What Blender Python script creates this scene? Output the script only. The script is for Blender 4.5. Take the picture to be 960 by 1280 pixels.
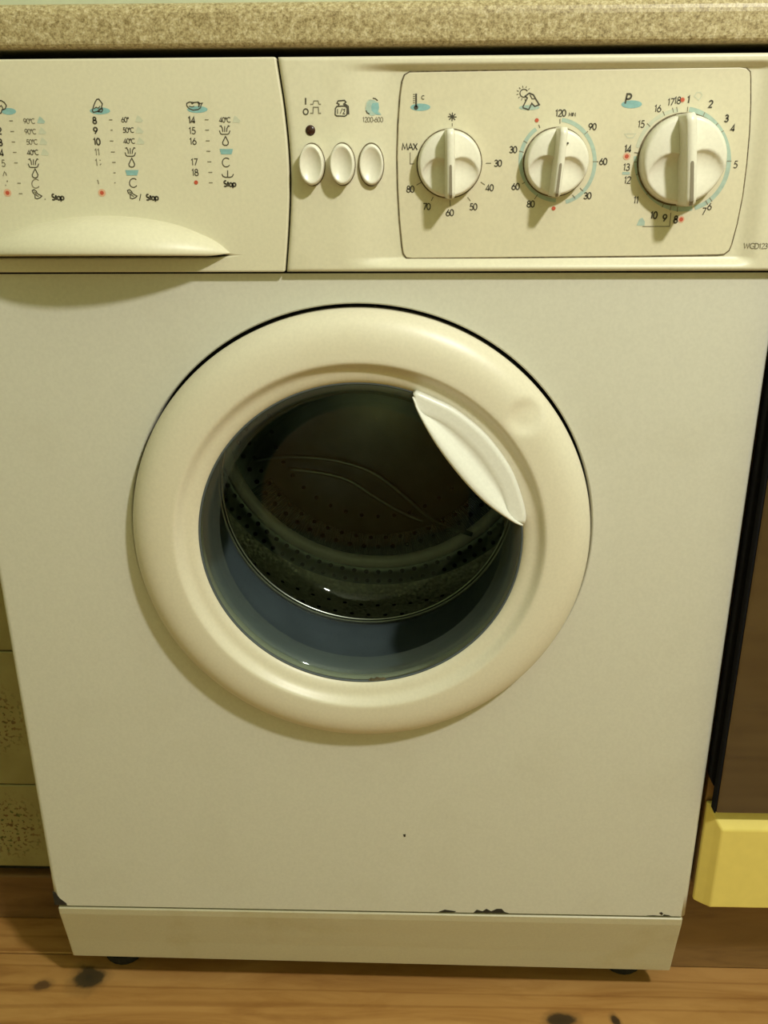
import bpy, bmesh, math, random
from mathutils import Vector, Matrix, Euler
random.seed(7)
PI = math.pi
scene = bpy.context.scene
for o in list(bpy.data.objects):
    bpy.data.objects.remove(o)

# ------------------------------------------------------------------ camera
F_PX = 1145.4
CAM = Vector((0.0383, -0.6677, 0.7622))
EUL = Euler((1.2006, 0.0053, 0.0285), 'XYZ')
cam_d = bpy.data.cameras.new('camera')
cam_d.sensor_fit = 'VERTICAL'
cam_d.sensor_height = 36.0
cam_d.lens = F_PX / 1280 * 36.0
cam_d.clip_start = 0.02
cam = bpy.data.objects.new('camera', cam_d)
cam.location = CAM
cam.rotation_euler = EUL
scene.collection.objects.link(cam)
scene.camera = cam
CR = EUL.to_matrix()

# ------------------------------------------------------------------ world, lamp, exposure
world = bpy.data.worlds.new('world')
scene.world = world
world.use_nodes = True
world.node_tree.nodes['Background'].inputs[0].default_value = (0.9, 1.0, 0.7, 1)
world.node_tree.nodes['Background'].inputs[1].default_value = 0.05
LAMP = Vector((0.64, -0.86, 1.60))
ld = bpy.data.lights.new('kitchen_bulb', 'POINT')
ld.energy = 65
ld.color = (1.0, 0.985, 0.91)
ld.shadow_soft_size = 0.05
lo = bpy.data.objects.new('kitchen_bulb', ld)
lo.location = LAMP
scene.collection.objects.link(lo)
vs = scene.view_settings
scene.display_settings.display_device = 'sRGB'
vs.view_transform = 'Standard'
vs.look = 'None'
vs.gamma = 1.0
vs.exposure = 0.0
vs.use_curve_mapping = False


# ------------------------------------------------------------------ helpers
def U(px, py, Y):
    """point of the frontal plane at depth Y that the photograph shows at pixel px, py"""
    d = CR @ Vector(((px - 480) / F_PX, -(py - 640) / F_PX, -1.0))
    return CAM + d * ((Y - CAM.y) / d.y)


def UF(px, py, z=-0.027):
    d = CR @ Vector(((px - 480) / F_PX, -(py - 640) / F_PX, -1.0))
    return CAM + d * ((z - CAM.z) / d.z)


WLOC = {}


def put(ob, wloc, parent=None):
    WLOC[ob.name] = Vector(wloc)
    if parent is not None:
        ob.parent = parent
        ob.location = Vector(wloc) - WLOC[parent.name]
    else:
        ob.location = wloc
    return ob


def empty(name, loc, label, cat, group=None):
    o = bpy.data.objects.new(name, None)
    o.empty_display_size = 0.05
    scene.collection.objects.link(o)
    put(o, loc)
    tag(o, label, cat, group)
    return o


def tag(o, label=None, cat=None, group=None, kind=None):
    if label: o['label'] = label
    if cat: o['category'] = cat
    if group: o['group'] = group
    if kind: o['kind'] = kind
    return o


def mk(name, verts, faces, mat, parent=None, smooth=False, bevel=0.0, seg=2, solid=0.0, label=None, ang=35, fix=True):
    me = bpy.data.meshes.new(name)
    vs_ = [Vector(v) for v in verts]
    lo_ = Vector((min(v[i] for v in vs_) for i in range(3)))
    hi_ = Vector((max(v[i] for v in vs_) for i in range(3)))
    c = (lo_ + hi_) / 2
    me.from_pydata([v - c for v in vs_], [], faces)
    bm = bmesh.new()
    bm.from_mesh(me)
    bmesh.ops.remove_doubles(bm, verts=bm.verts, dist=1e-6)
    if fix:
        bmesh.ops.recalc_face_normals(bm, faces=bm.faces)
    for f in bm.faces:
        f.smooth = smooth
    bm.to_mesh(me)
    bm.free()
    if mat: me.materials.append(mat)
    o = bpy.data.objects.new(name, me)
    scene.collection.objects.link(o)
    put(o, c, parent)
    if solid:
        m = o.modifiers.new('solid', 'SOLIDIFY')
        m.thickness = solid
        m.offset = -1
    if bevel:
        m = o.modifiers.new('bevel', 'BEVEL')
        m.width = bevel
        m.segments = seg
        m.limit_method = 'ANGLE'
        m.angle_limit = math.radians(ang)
        m.harden_normals = False
    if label: o['label'] = label
    return o


def box(x0, x1, y0, y1, z0, z1):
    v = [(x, y, z) for x in (x0, x1) for y in (y0, y1) for z in (z0, z1)]
    f = [(0, 1, 3, 2), (4, 6, 7, 5), (0, 4, 5, 1), (2, 3, 7, 6), (0, 2, 6, 4), (1, 5, 7, 3)]
    return v, f


def join(*parts):
    V, Fc = [], []
    for v, f in parts:
        n = len(V)
        V += list(v)
        Fc += [tuple(i + n for i in q) for q in f]
    return V, Fc


def lathe(profile, cx, cz, n=160, disp=None):
    """revolve (r, y) about the machine's depth axis"""
    V, Fc = [], []
    m = len(profile)
    for i in range(n):
        a = 2 * PI * i / n
        for (r, y) in profile:
            x, z = cx + r * math.cos(a), cz + r * math.sin(a)
            if disp: y = y + disp(x, z, r)
            V.append((x, y, z))
    for i in range(n):
        k = (i + 1) % n
        for j in range(m - 1):
            Fc.append((i * m + j, k * m + j, k * m + j + 1, i * m + j + 1))
    return V, Fc


def prism(pts, y0, y1):
    """pts in (x, z), extruded from y0 to y1"""
    n = len(pts)
    V = [(p[0], y0, p[1]) for p in pts] + [(p[0], y1, p[1]) for p in pts]
    Fc = [tuple(range(n)), tuple(range(2 * n - 1, n - 1, -1))]
    Fc += [(i, n + i, n + (i + 1) % n, (i + 1) % n) for i in range(n)]
    return V, Fc


def sstep(a, b, x):
    t = max(0.0, min(1.0, (x - a) / (b - a)))
    return t * t * (3 - 2 * t)


def catmull(pts, n=8):
    out = []
    P = [pts[0]] + list(pts) + [pts[-1]]
    for i in range(1, len(P) - 2):
        p0, p1, p2, p3 = P[i - 1], P[i], P[i + 1], P[i + 2]
        for k in range(n):
            t = k / n
            out.append(tuple(0.5 * (2 * b + (c - a) * t + (2 * a - 5 * b + 4 * c - d) * t * t + (3 * b - a - 3 * c + d) * t ** 3)
                             for a, b, c, d in zip(p0, p1, p2, p3)))
    out.append(tuple(pts[-1]))
    return out


def tube(path, r, n=8):
    V, Fc = [], []
    m = len(path)
    P = [Vector(p) for p in path]
    for i in range(m):
        d = (P[min(i + 1, m - 1)] - P[max(i - 1, 0)]).normalized()
        a = d.cross(Vector((0.13, 1, 0.21))).normalized()
        b = d.cross(a)
        for k in range(n):
            t = 2 * PI * k / n
            V.append(P[i] + a * r * math.cos(t) + b * r * math.sin(t))
    for i in range(m - 1):
        for k in range(n):
            Fc.append((i * n + k, i * n + (k + 1) % n, (i + 1) * n + (k + 1) % n, (i + 1) * n + k))
    Fc += [tuple(range(n)), tuple(range((m - 1) * n, m * n))]
    return V, Fc


# ------------------------------------------------------------------ materials
class M:
    def __init__(s, name):
        s.m = bpy.data.materials.new(name)
        s.m.use_nodes = True
        s.t = s.m.node_tree
        s.b = s.t.nodes['Principled BSDF']

    def n(s, typ, **kw):
        q = s.t.nodes.new(typ)
        for k, v in kw.items():
            if k in q.inputs: q.inputs[k].default_value = v
            else: setattr(q, k, v)
        return q

    def l(s, a, b):
        s.t.links.new(a, b)

    def set(s, **kw):
        for k, v in kw.items():
            s.b.inputs[k.replace('_', ' ')].default_value = v
        return s


def rgb(r, g, b):
    return (r, g, b, 1)


def ramp(m, fac, stops):
    r = m.n('ShaderNodeValToRGB')
    e = r.color_ramp.elements
    while len(e) < len(stops): e.new(0.5)
    for q, (p, c) in zip(e, stops):
        q.position = p
        q.color = c
    m.l(fac, r.inputs[0])
    return r.outputs[0]


def plain(name, col, rough=0.5, var=0.04, scale=60, bump=0.0, metallic=0.0, grain=0.0):
    m = M(name).set(Roughness=rough, Metallic=metallic)
    tc = m.n('ShaderNodeTexCoord')
    nz = m.n('ShaderNodeTexNoise', Scale=scale, Detail=4.0)
    m.l(tc.outputs['Object'], nz.inputs['Vector'])
    c0 = rgb(*[max(0, c * (1 - var)) for c in col])
    c1 = rgb(*[min(1, c * (1 + var)) for c in col])
    out = ramp(m, nz.outputs[0], [(0.3, c0), (0.7, c1)])
    m.l(out, m.b.inputs['Base Color'])
    if bump:
        bp = m.n('ShaderNodeBump', Strength=bump, Distance=0.001)
        m.l(nz.outputs[0], bp.inputs['Height'])
        m.l(bp.outputs[0], m.b.inputs['Normal'])
    return m.m


def worn_plastic(name, col, dirt, rough=0.42):
    """cream plastic, faintly mottled, with a few soft smudges of grime"""
    m = M(name).set(Roughness=rough)
    tc = m.n('ShaderNodeTexCoord')
    n1 = m.n('ShaderNodeTexNoise', Scale=9.0, Detail=5.0, Roughness=0.6)
    n2 = m.n('ShaderNodeTexNoise', Scale=420.0, Detail=2.0)
    m.l(tc.outputs['Object'], n1.inputs['Vector'])
    m.l(tc.outputs['Object'], n2.inputs['Vector'])
    a = ramp(m, n1.outputs[0], [(0.30, rgb(*dirt)), (0.46, rgb(*col)), (1, rgb(*col))])
    b = ramp(m, n2.outputs[0], [(0.3, rgb(0.94, 0.94, 0.94)), (0.7, rgb(1, 1, 1))])
    mx = m.n('ShaderNodeMix', data_type='RGBA', blend_type='MULTIPLY')
    mx.inputs[0].default_value = 1.0
    m.l(a, mx.inputs[6])
    m.l(b, mx.inputs[7])
    m.l(mx.outputs[2], m.b.inputs['Base Color'])
    bp = m.n('ShaderNodeBump', Strength=0.06, Distance=0.0006)
    m.l(n2.outputs[0], bp.inputs['Height'])
    m.l(bp.outputs[0], m.b.inputs['Normal'])
    return m.m


CREAM = (0.685, 0.645, 0.485)
m_facia = worn_plastic('yellowed_cream_plastic', CREAM, (0.63, 0.59, 0.43))
m_plate = worn_plastic('dial_plate_plastic', (0.68, 0.63, 0.46), (0.65, 0.60, 0.435))
m_sheet = worn_plastic('white_enamel_sheet', (0.64, 0.625, 0.535), (0.62, 0.603, 0.51), 0.36)
m_ring = worn_plastic('cream_door_plastic', (0.72, 0.67, 0.53), (0.70, 0.65, 0.505), 0.38)
m_knob = worn_plastic('off_white_knob_plastic', (0.76, 0.735, 0.62), (0.73, 0.70, 0.58), 0.33)
m_white = worn_plastic('white_handle_plastic', (0.77, 0.765, 0.70), (0.74, 0.73, 0.66), 0.34)
m_kick = worn_plastic('kick_plate_plastic', (0.56, 0.515, 0.36), (0.49, 0.43, 0.26), 0.42)
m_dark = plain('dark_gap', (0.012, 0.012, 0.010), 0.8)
m_seam = plain('dark_seam_and_shade', (0.14, 0.11, 0.06), 0.8, 0.5, 300)  # dark joints, and painted shade round the knob feet
m_groove = plain('knob_groove', (0.24, 0.21, 0.15), 0.6)
m_body = plain('casing_enamel', (0.42, 0.41, 0.34), 0.5)
m_ink = plain('black_print', (0.060, 0.052, 0.034), 0.6, 0.2, 300)
m_fade = plain('faded_print', (0.20, 0.18, 0.125), 0.6, 0.25, 300)
m_pale = plain('nearly_worn_print', (0.46, 0.44, 0.32), 0.6)
m_blue = plain('blue_print', (0.23, 0.43, 0.43), 0.6, 0.12, 300)
m_paleblue = plain('pale_blue_print', (0.37, 0.48, 0.41), 0.6, 0.1, 300)
m_fadeblue = plain('faded_blue_print', (0.54, 0.555, 0.425), 0.6, 0.05, 300)
m_red = plain('red_print', (0.50, 0.085, 0.04), 0.6)
m_pink = plain('pink_print', (0.68, 0.40, 0.26), 0.6)
m_led = plain('dark_red_lens', (0.035, 0.010, 0.006), 0.25)
m_rubber = plain('grey_blue_rubber', (0.072, 0.090, 0.100), 0.6, 0.12, 40)
m_rust = plain('rust_and_bare_metal', (0.02, 0.016, 0.010), 0.8, 0.4, 200)
m_black = plain('black_oven_enamel', (0.004, 0.004, 0.006), 0.85)
m_black.node_tree.nodes['Principled BSDF'].inputs['Specular IOR Level'].default_value = 0.15
m_hole = plain('hole_black', (0.004, 0.004, 0.004), 0.9)
m_yellow = plain('butter_yellow_paint', (0.80, 0.655, 0.175), 0.42, 0.03, 90)
m_wall = plain('cream_wall_paint', (0.50, 0.55, 0.33), 0.8)
m_ceil = plain('ceiling_paint', (0.66, 0.70, 0.52), 0.9)
m_foot = plain('black_rubber_foot', (0.010, 0.010, 0.010), 0.7)


def metal(name, col, rough, bump_scale=0, strength=0.5):
    m = M(name).set(Roughness=rough, Metallic=1.0)
    m.b.inputs['Base Color'].default_value = rgb(*col)
    tc = m.n('ShaderNodeTexCoord')
    if bump_scale:
        v = m.n('ShaderNodeTexVoronoi', Scale=bump_scale)
        m.l(tc.outputs['Object'], v.inputs['Vector'])
        bp = m.n('ShaderNodeBump', Strength=strength, Distance=0.003)
        m.l(v.outputs['Distance'], bp.inputs['Height'])
        m.l(bp.outputs[0], m.b.inputs['Normal'])
    else:
        n1 = m.n('ShaderNodeTexNoise', Scale=30.0, Detail=4.0)
        m.l(tc.outputs['Object'], n1.inputs['Vector'])
        c = ramp(m, n1.outputs[0], [(0.3, rgb(*[q * 0.8 for q in col])), (0.7, rgb(*col))])
        m.l(c, m.b.inputs['Base Color'])
    return m.m


m_drum = metal('dimpled_drum_steel', (0.66, 0.66, 0.53), 0.42, 190, 0.8)
m_drum.node_tree.nodes['Principled BSDF'].inputs['Metallic'].default_value = 0.3
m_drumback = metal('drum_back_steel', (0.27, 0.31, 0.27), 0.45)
m_rib = metal('highlight_drum_rib', (0.95, 0.92, 0.78), 0.30)  # near-white, non-metal colour stands in for the highlight on the steel ring
m_rib.node_tree.nodes['Principled BSDF'].inputs['Metallic'].default_value = 0.0
m_lip = metal('drum_lip_steel', (0.50, 0.50, 0.44), 0.3)


def glass_mat(name, tint, ior=1.5):
    """clear pane: fresnel reflection over a tinted see-through body"""
    m = M(name)
    t = m.t
    t.nodes.remove(m.b)
    out = [q for q in t.nodes if q.type == 'OUTPUT_MATERIAL'][0]
    fr = m.n('ShaderNodeFresnel', IOR=ior)
    tr = m.n('ShaderNodeBsdfTransparent')
    tr.inputs[0].default_value = rgb(*tint)
    gl = m.n('ShaderNodeBsdfGlossy', Roughness=0.03)
    gl.inputs[0].default_value = rgb(0.8, 0.85, 0.85)
    mx = m.n('ShaderNodeMixShader')
    m.l(fr.outputs[0], mx.inputs[0])
    m.l(tr.outputs[0], mx.inputs[1])
    m.l(gl.outputs[0], mx.inputs[2])
    m.l(mx.outputs[0], out.inputs[0])
    return m.m


m_glass = glass_mat('door_glass', (0.86, 0.90, 0.88), 1.34)


def oven_glass():
    m = M('dark_oven_glass').set(Roughness=0.06)
    m.b.inputs['Base Color'].default_value = rgb(0.010, 0.010, 0.008)
    m.b.inputs['IOR'].default_value = 2.3
    tc = m.n('ShaderNodeTexCoord')
    nz = m.n('ShaderNodeTexNoise', Scale=14.0, Detail=5.0)
    m.l(tc.outputs['Object'], nz.inputs['Vector'])
    c = ramp(m, nz.outputs[0], [(0.35, rgb(0.006, 0.006, 0.004)), (0.75, rgb(0.016, 0.014, 0.008))])
    m.l(c, m.b.inputs['Base Color'])
    return m.m


m_oglass = oven_glass()
m_rimglass = glass_mat('thick_glass_rim', (0.72, 0.78, 0.74), 1.45)
_t = m_rimglass.node_tree
_out = [q for q in _t.nodes if q.type == 'OUTPUT_MATERIAL'][0]
_d = _t.nodes.new('ShaderNodeBsdfDiffuse')
_d.inputs[0].default_value = (0.26, 0.30, 0.26, 1)
_m = _t.nodes.new('ShaderNodeMixShader')
_m.inputs[0].default_value = 0.12
_t.links.new(_out.inputs[0].links[0].from_socket, _m.inputs[1])
_t.links.new(_d.outputs[0], _m.inputs[2])
_t.links.new(_m.outputs[0], _out.inputs[0])


def wood(name, light, mid, dark, knots=(), rough=0.45, scale=1.0, gloss=0.3):
    """pine: stretched noise grain along X, optional knots at object-space points"""
    m = M(name).set(Roughness=rough)
    tc = m.n('ShaderNodeTexCoord')
    oi = m.n('ShaderNodeObjectInfo')
    add = m.n('ShaderNodeVectorMath', operation='ADD')
    sc = m.n('ShaderNodeVectorMath', operation='SCALE')
    m.l(oi.outputs['Random'], sc.inputs[0])
    sc.inputs['Scale'].default_value = 7.0
    m.l(tc.outputs['Object'], add.inputs[0])
    m.l(sc.outputs[0], add.inputs[1])
    mp = m.n('ShaderNodeMapping')
    mp.inputs['Scale'].default_value = (4.0 * scale, 26 * scale, 26 * scale)
    m.l(add.outputs[0], mp.inputs[0])
    n1 = m.n('ShaderNodeTexNoise', Scale=1.6, Detail=7.0, Roughness=0.62, Distortion=0.9)
    m.l(mp.outputs[0], n1.inputs['Vector'])
    base = ramp(m, n1.outputs[0], [(0.28, rgb(*dark)), (0.45, rgb(*mid)), (0.66, rgb(*light))])
    # fine reddish growth lines
    mp2 = m.n('ShaderNodeMapping')
    mp2.inputs['Scale'].default_value = (0.9 * scale, 26 * scale, 26 * scale)
    m.l(add.outputs[0], mp2.inputs[0])
    w = m.n('ShaderNodeTexWave', Scale=0.55, Distortion=9.0, Detail=4.0)
    w.bands_direction = 'Y'
    m.l(mp2.outputs[0], w.inputs['Vector'])
    lines = ramp(m, w.outputs['Fac'], [(0.0, rgb(0.60, 0.49, 0.38)), (0.12, rgb(0.95, 0.92, 0.88)), (1.0, rgb(1, 1, 1))])
    mx = m.n('ShaderNodeMix', data_type='RGBA', blend_type='MULTIPLY')
    mx.inputs[0].default_value = 0.5
    m.l(base, mx.inputs[6])
    m.l(lines, mx.inputs[7])
    col = mx.outputs[2]
    for (kx, ky, rx, ry, kc, rot) in knots:
        mk_ = m.n('ShaderNodeMapping')
        mk_.vector_type = 'TEXTURE'
        mk_.inputs['Location'].default_value = (kx, ky, 0)
        mk_.inputs['Rotation'].default_value = (0, 0, rot)
        mk_.inputs['Scale'].default_value = (rx, ry, 1000.0)
        nd = m.n('ShaderNodeTexNoise', Scale=70.0, Detail=3.0)
        m.l(tc.outputs['Object'], nd.inputs['Vector'])
        m.l(tc.outputs['Object'], mk_.inputs[0])
        ln = m.n('ShaderNodeVectorMath', operation='LENGTH')
        m.l(mk_.outputs[0], ln.inputs[0])
        ma = m.n('ShaderNodeMath', operation='MULTIPLY_ADD')
        m.l(nd.outputs[0], ma.inputs[0])
        ma.inputs[1].default_value = 0.5
        m.l(ln.outputs['Value'], ma.inputs[2])
        f = ramp(m, ma.outputs[0], [(0.0, rgb(1, 1, 1)), (0.58, rgb(0.92, 0.92, 0.92)), (0.74, rgb(0.30, 0.30, 0.30)), (1.0, rgb(0, 0, 0))])
        m2 = m.n('ShaderNodeMix', data_type='RGBA')
        m.l(f, m2.inputs[0])
        m.l(col, m2.inputs[6])
        m2.inputs[7].default_value = rgb(*kc)
        col = m2.outputs[2]
    m.l(col, m.b.inputs['Base Color'])
    bp = m.n('ShaderNodeBump', Strength=0.15, Distance=0.001)
    m.l(n1.outputs[0], bp.inputs['Height'])
    m.l(bp.outputs[0], m.b.inputs['Normal'])
    return m.m


def speckled():
    """laminate worktop: fine sand-coloured speckle"""
    m = M('speckled_worktop_laminate').set(Roughness=0.4)
    tc = m.n('ShaderNodeTexCoord')
    n1 = m.n('ShaderNodeTexNoise', Scale=400.0, Detail=3.0, Roughness=0.7)
    n2 = m.n('ShaderNodeTexNoise', Scale=760.0, Detail=2.0)
    m.l(tc.outputs['Object'], n1.inputs['Vector'])
    m.l(tc.outputs['Object'], n2.inputs['Vector'])
    a = ramp(m, n1.outputs[0], [(0.34, rgb(0.24, 0.18, 0.08)), (0.46, rgb(0.385, 0.305, 0.155)), (0.56, rgb(0.475, 0.395, 0.215)), (0.68, rgb(0.60, 0.52, 0.34))])
    b = ramp(m, n2.outputs[0], [(0.36, rgb(0.62, 0.60, 0.56)), (0.5, rgb(1, 1, 1))])
    mx = m.n('ShaderNodeMix', data_type='RGBA', blend_type='MULTIPLY')
    mx.inputs[0].default_value = 0.8
    m.l(a, mx.inputs[6])
    m.l(b, mx.inputs[7])
    m.l(mx.outputs[2], m.b.inputs['Base Color'])
    return m.m


m_top = speckled()


def tile_mat():
    """old cream tile with a speckled brown and green bouquet in its middle"""
    m = M('flowered_wall_tile').set(Roughness=0.35)
    tc = m.n('ShaderNodeTexCoord')
    n0 = m.n('ShaderNodeTexNoise', Scale=22.0, Detail=5.0)
    n1 = m.n('ShaderNodeTexNoise', Scale=230.0, Detail=2.0)
    n2 = m.n('ShaderNodeTexNoise', Scale=150.0, Detail=2.0)
    for q in (n0, n1, n2): m.l(tc.outputs['Object'], q.inputs['Vector'])
    base = ramp(m, n0.outputs[0], [(0.3, rgb(0.27, 0.23, 0.095)), (0.7, rgb(0.36, 0.32, 0.15))])
    ln = m.n('ShaderNodeVectorMath', operation='LENGTH')
    m.l(tc.outputs['Object'], ln.inputs[0])
    mask = ramp(m, ln.outputs['Value'], [(0.0, rgb(1, 1, 1)), (0.025, rgb(0.9, 0.9, 0.9)), (0.05, rgb(0, 0, 0))])
    spots = ramp(m, n1.outputs[0], [(0.54, rgb(0, 0, 0)), (0.60, rgb(1, 1, 1))])
    mm = m.n('ShaderNodeMath', operation='MULTIPLY')
    m.l(mask, mm.inputs[0])
    m.l(spots, mm.inputs[1])
    ink = ramp(m, n2.outputs[0], [(0.42, rgb(0.05, 0.07, 0.02)), (0.5, rgb(0.16, 0.045, 0.02)), (0.6, rgb(0.09, 0.05, 0.02))])
    mx = m.n('ShaderNodeMix', data_type='RGBA')
    m.l(mm.outputs[0], mx.inputs[0])
    m.l(base, mx.inputs[6])
    m.l(ink, mx.inputs[7])
    m.l(mx.outputs[2], m.b.inputs['Base Color'])
    return m.m


m_tile = tile_mat()
m_grout = plain('dark_grout', (0.022, 0.019, 0.012), 0.9)
PINE = ((0.50, 0.27, 0.085), (0.41, 0.205, 0.058), (0.30, 0.135, 0.036))
m_plank = wood('pine_plank', *PINE)
m_skirt = wood('stained_skirting', (0.21, 0.11, 0.04), (0.15, 0.075, 0.025), (0.08, 0.04, 0.014))
m_plinth = wood('brown_plinth_wood', (0.27, 0.155, 0.055), (0.23, 0.13, 0.044), (0.17, 0.09, 0.03))
m_carcass = wood('cabinet_side_wood', (0.40, 0.24, 0.09), (0.34, 0.19, 0.07), (0.25, 0.13, 0.045))

# ------------------------------------------------------------------ setting
FZ = -0.027
XL, XR, YF, YB, ZC = -1.7, 1.9, -2.3, 0.66, 2.42
floor = mk('floor', *box(XL, XR, YF, YB, FZ - 0.06, FZ - 0.022), m_grout)
tag(floor, kind='structure')
# boards run along the machine's front; the second is the one in view
PW = 0.128
y_first = -0.066
kn1 = UF(110, 1223)
kn2 = UF(702, 1275)
kn3 = UF(53, 1232)
kn4 = UF(770, 1276)
plank_v, plank_f = box(XL, XR, 0, PW - 0.0016, FZ - 0.022, FZ)
plank_src = None
rows = int((YB - YF) / PW) + 1
for k in range(-int((y_first - YF) / PW), int((YB - y_first) / PW) + 1):
    y0 = y_first + k * PW
    if y0 + PW > YB: continue
    if plank_src is None:
        plank_src = mk('floor_plank', [(v[0], v[1] + y0, v[2]) for v in plank_v], plank_f, m_plank, floor, bevel=0.0012)
        continue
    o = plank_src.copy()
    scene.collection.objects.link(o)
    put(o, ((XL + XR) / 2, y0 + (PW - 0.0016) / 2, FZ - 0.011), floor)
    if k == 0:
        cx, cy = (XL + XR) / 2, y0 + (PW - 0.0016) / 2
        o.data = plank_src.data.copy()
        o.data.materials[0] = wood('knotty_pine_plank', *PINE, knots=[
            (kn1.x - cx, kn1.y - cy, 0.036, 0.034, (0.030, 0.024, 0.012), 0.35),
            (kn3.x - cx, kn3.y - cy, 0.018, 0.014, (0.10, 0.05, 0.02), 0.2),
            (kn2.x - cx, kn2.y - cy, 0.030, 0.017, (0.030, 0.02, 0.009), 0.0),
            (kn4.x - cx, kn4.y - cy, 0.009, 0.016, (0.03, 0.017, 0.008), 0.3)])
tag(mk('ceiling', *box(XL, XR, YF, YB, ZC, ZC + 0.05), m_ceil), kind='structure')
tag(mk('wall_back', *box(XL, XR, YB, YB + 0.05, FZ, ZC), m_ceil), kind='structure')
tag(mk('wall_front', *box(XL, XR, YF - 0.05, YF, FZ, ZC), m_wall), kind='structure')
tag(mk('wall_left', *box(XL - 0.05, XL, YF, YB, FZ, ZC), m_wall), kind='structure')
tag(mk('wall_right', *box(XR, XR + 0.05, YF, YB, FZ, ZC), m_wall), kind='structure')

# tiled wall end standing beside the machine on the left
YW = UF(20, 1148).y + 0.004
zt0 = U(20, 1087, YW).z
zt1 = U(20, 981, YW).z
zt2 = U(10, 814, YW).z
WX1 = -0.312
stub = mk('wall_recess', *box(XL, WX1, YW + 0.008, YW + 0.11, FZ, 0.822), m_grout)
tag(stub, kind='structure')
TS = zt2 - zt1
rows_z = [(zt0 + 0.004, zt1), (zt1, zt2), (zt2, zt2 + TS), (zt2 + TS, zt2 + 2 * TS), (zt2 + 2 * TS, zt2 + 3 * TS), (zt2 + 3 * TS, zt2 + 4 * TS)]
for (a, b) in rows_z:
    if a > 0.80: continue
    b = min(b, 0.822)
    src = None
    for c in range(5):
        x1 = WX1 - c * (TS + 0.001)
        if src is None:
            src = mk('wall_tile', *box(x1 - TS + 0.0008, x1 - 0.0008, YW, YW + 0.0085, a + 0.0008, b - 0.0008), m_tile, stub, bevel=0.0012)
            base = WLOC[src.name].copy()
        else:
            o = src.copy()
            scene.collection.objects.link(o)
            put(o, base - Vector((c * (TS + 0.001), 0, 0)), stub)
tag(mk('baseboard_left', *box(XL, WX1, YW - 0.004, YW + 0.012, FZ + 0.0003, zt0 - 0.005), m_skirt, bevel=0.002), kind='structure')

# ------------------------------------------------------------------ worktop
zb = U(480, 57, -0.010).z
zt = U(480, 0.5, -0.003).z
prof = []
yf = -0.010
R = 0.009
for k in range(7):
    a = PI / 2 * k / 6
    prof.append((yf + R - R * math.sin(a), zt - R + R * math.cos(a)))
for k in range(5):
    a = PI / 2 * k / 4
    prof.append((yf + 0.004 - 0.004 * math.cos(a), zb + 0.004 - 0.004 * math.sin(a)))
prof = [(YB - 0.002, zt)] + prof + [(YB - 0.002, zb)]
n = len(prof)
V = [(XL + 0.002, p[0], p[1]) for p in prof] + [(1.2, p[0], p[1]) for p in prof]
Fc = [(i, (i + 1) % n, n + (i + 1) % n, n + i) for i in range(n)] + [tuple(range(n)), tuple(range(2 * n - 1, n - 1, -1))]
wt = mk('worktop', V, Fc, m_top)
tag(wt, 'long sand speckled laminate worktop with rounded front edge above the washing machine', 'worktop')

# ------------------------------------------------------------------ washing machine
HW = 0.2975
Z2, Z1, ZT = 0.100, 0.6862, 0.8235
YFA = -0.0075                      # facia plane
DISH = 0.0048                      # how far the dial area is sunk
YP = YFA + DISH - 0.0009           # front of the dial plate
wm = empty('washing_machine', (0, 0.28, FZ), 'old cream front loading washing machine with round glass door under the worktop', 'washing machine')

# casing: sides, top, back, bottom (open at the front)
b = 0.0015
casing = join(box(-HW, -HW + b, 0.006, 0.55, Z2, ZT - 0.001), box(HW - b, HW, 0.006, 0.55, Z2, ZT - 0.001),
              box(-HW + 0.006, -HW + 0.008, 0.034, 0.55, 0.016, Z2), box(HW - 0.008, HW - 0.006, 0.034, 0.55, 0.016, Z2),
              box(-HW + b, HW - b, 0.01, 0.55, ZT - 0.004, ZT - 0.001), box(-HW + b, HW - b, 0.548, 0.55, 0.016, ZT - 0.004),
              box(-HW + b, HW - b, 0.03, 0.548, 0.016, 0.018))
mk('casing', *casing, m_body, wm)

# front sheet with its round opening
CX, CZ = -0.0006, 0.4822
RO = 0.1783
RH = RO + 0.0030
x0, x1, z0, z1 = -HW, HW, Z2, Z1 - 0.0014
ang = sorted(set([2 * PI * i / 144 for i in range(144)] + [math.atan2(z - CZ, x - CX) % (2 * PI) for x in (x0, x1) for z in (z0, z1)]))


def rect_hit(a, inset):
    c, s = math.cos(a), math.sin(a)
    t = 1e9
    if c > 1e-9: t = min(t, (x1 - inset - CX) / c)
    if c < -1e-9: t = min(t, (x0 + inset - CX) / c)
    if s > 1e-9: t = min(t, (z1 - CZ) / s)
    if s < -1e-9: t = min(t, (z0 - CZ) / s)
    return CX + c * t, CZ + s * t


V = []
loops = [[(CX + RH * math.cos(a), 0.016, CZ + RH * math.sin(a)) for a in ang],
         [(CX + RH * math.cos(a), 0.0012, CZ + RH * math.sin(a)) for a in ang],
         [(CX + (RH + 0.0012) * math.cos(a), 0.0, CZ + (RH + 0.0012) * math.sin(a)) for a in ang]]
outer = []
for a in ang:
    x, z = rect_hit(a, 0)
    outer.append((x, z))
ins = 0.0045


def clampx(x): return max(x0 + ins, min(x1 - ins, x))


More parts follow.
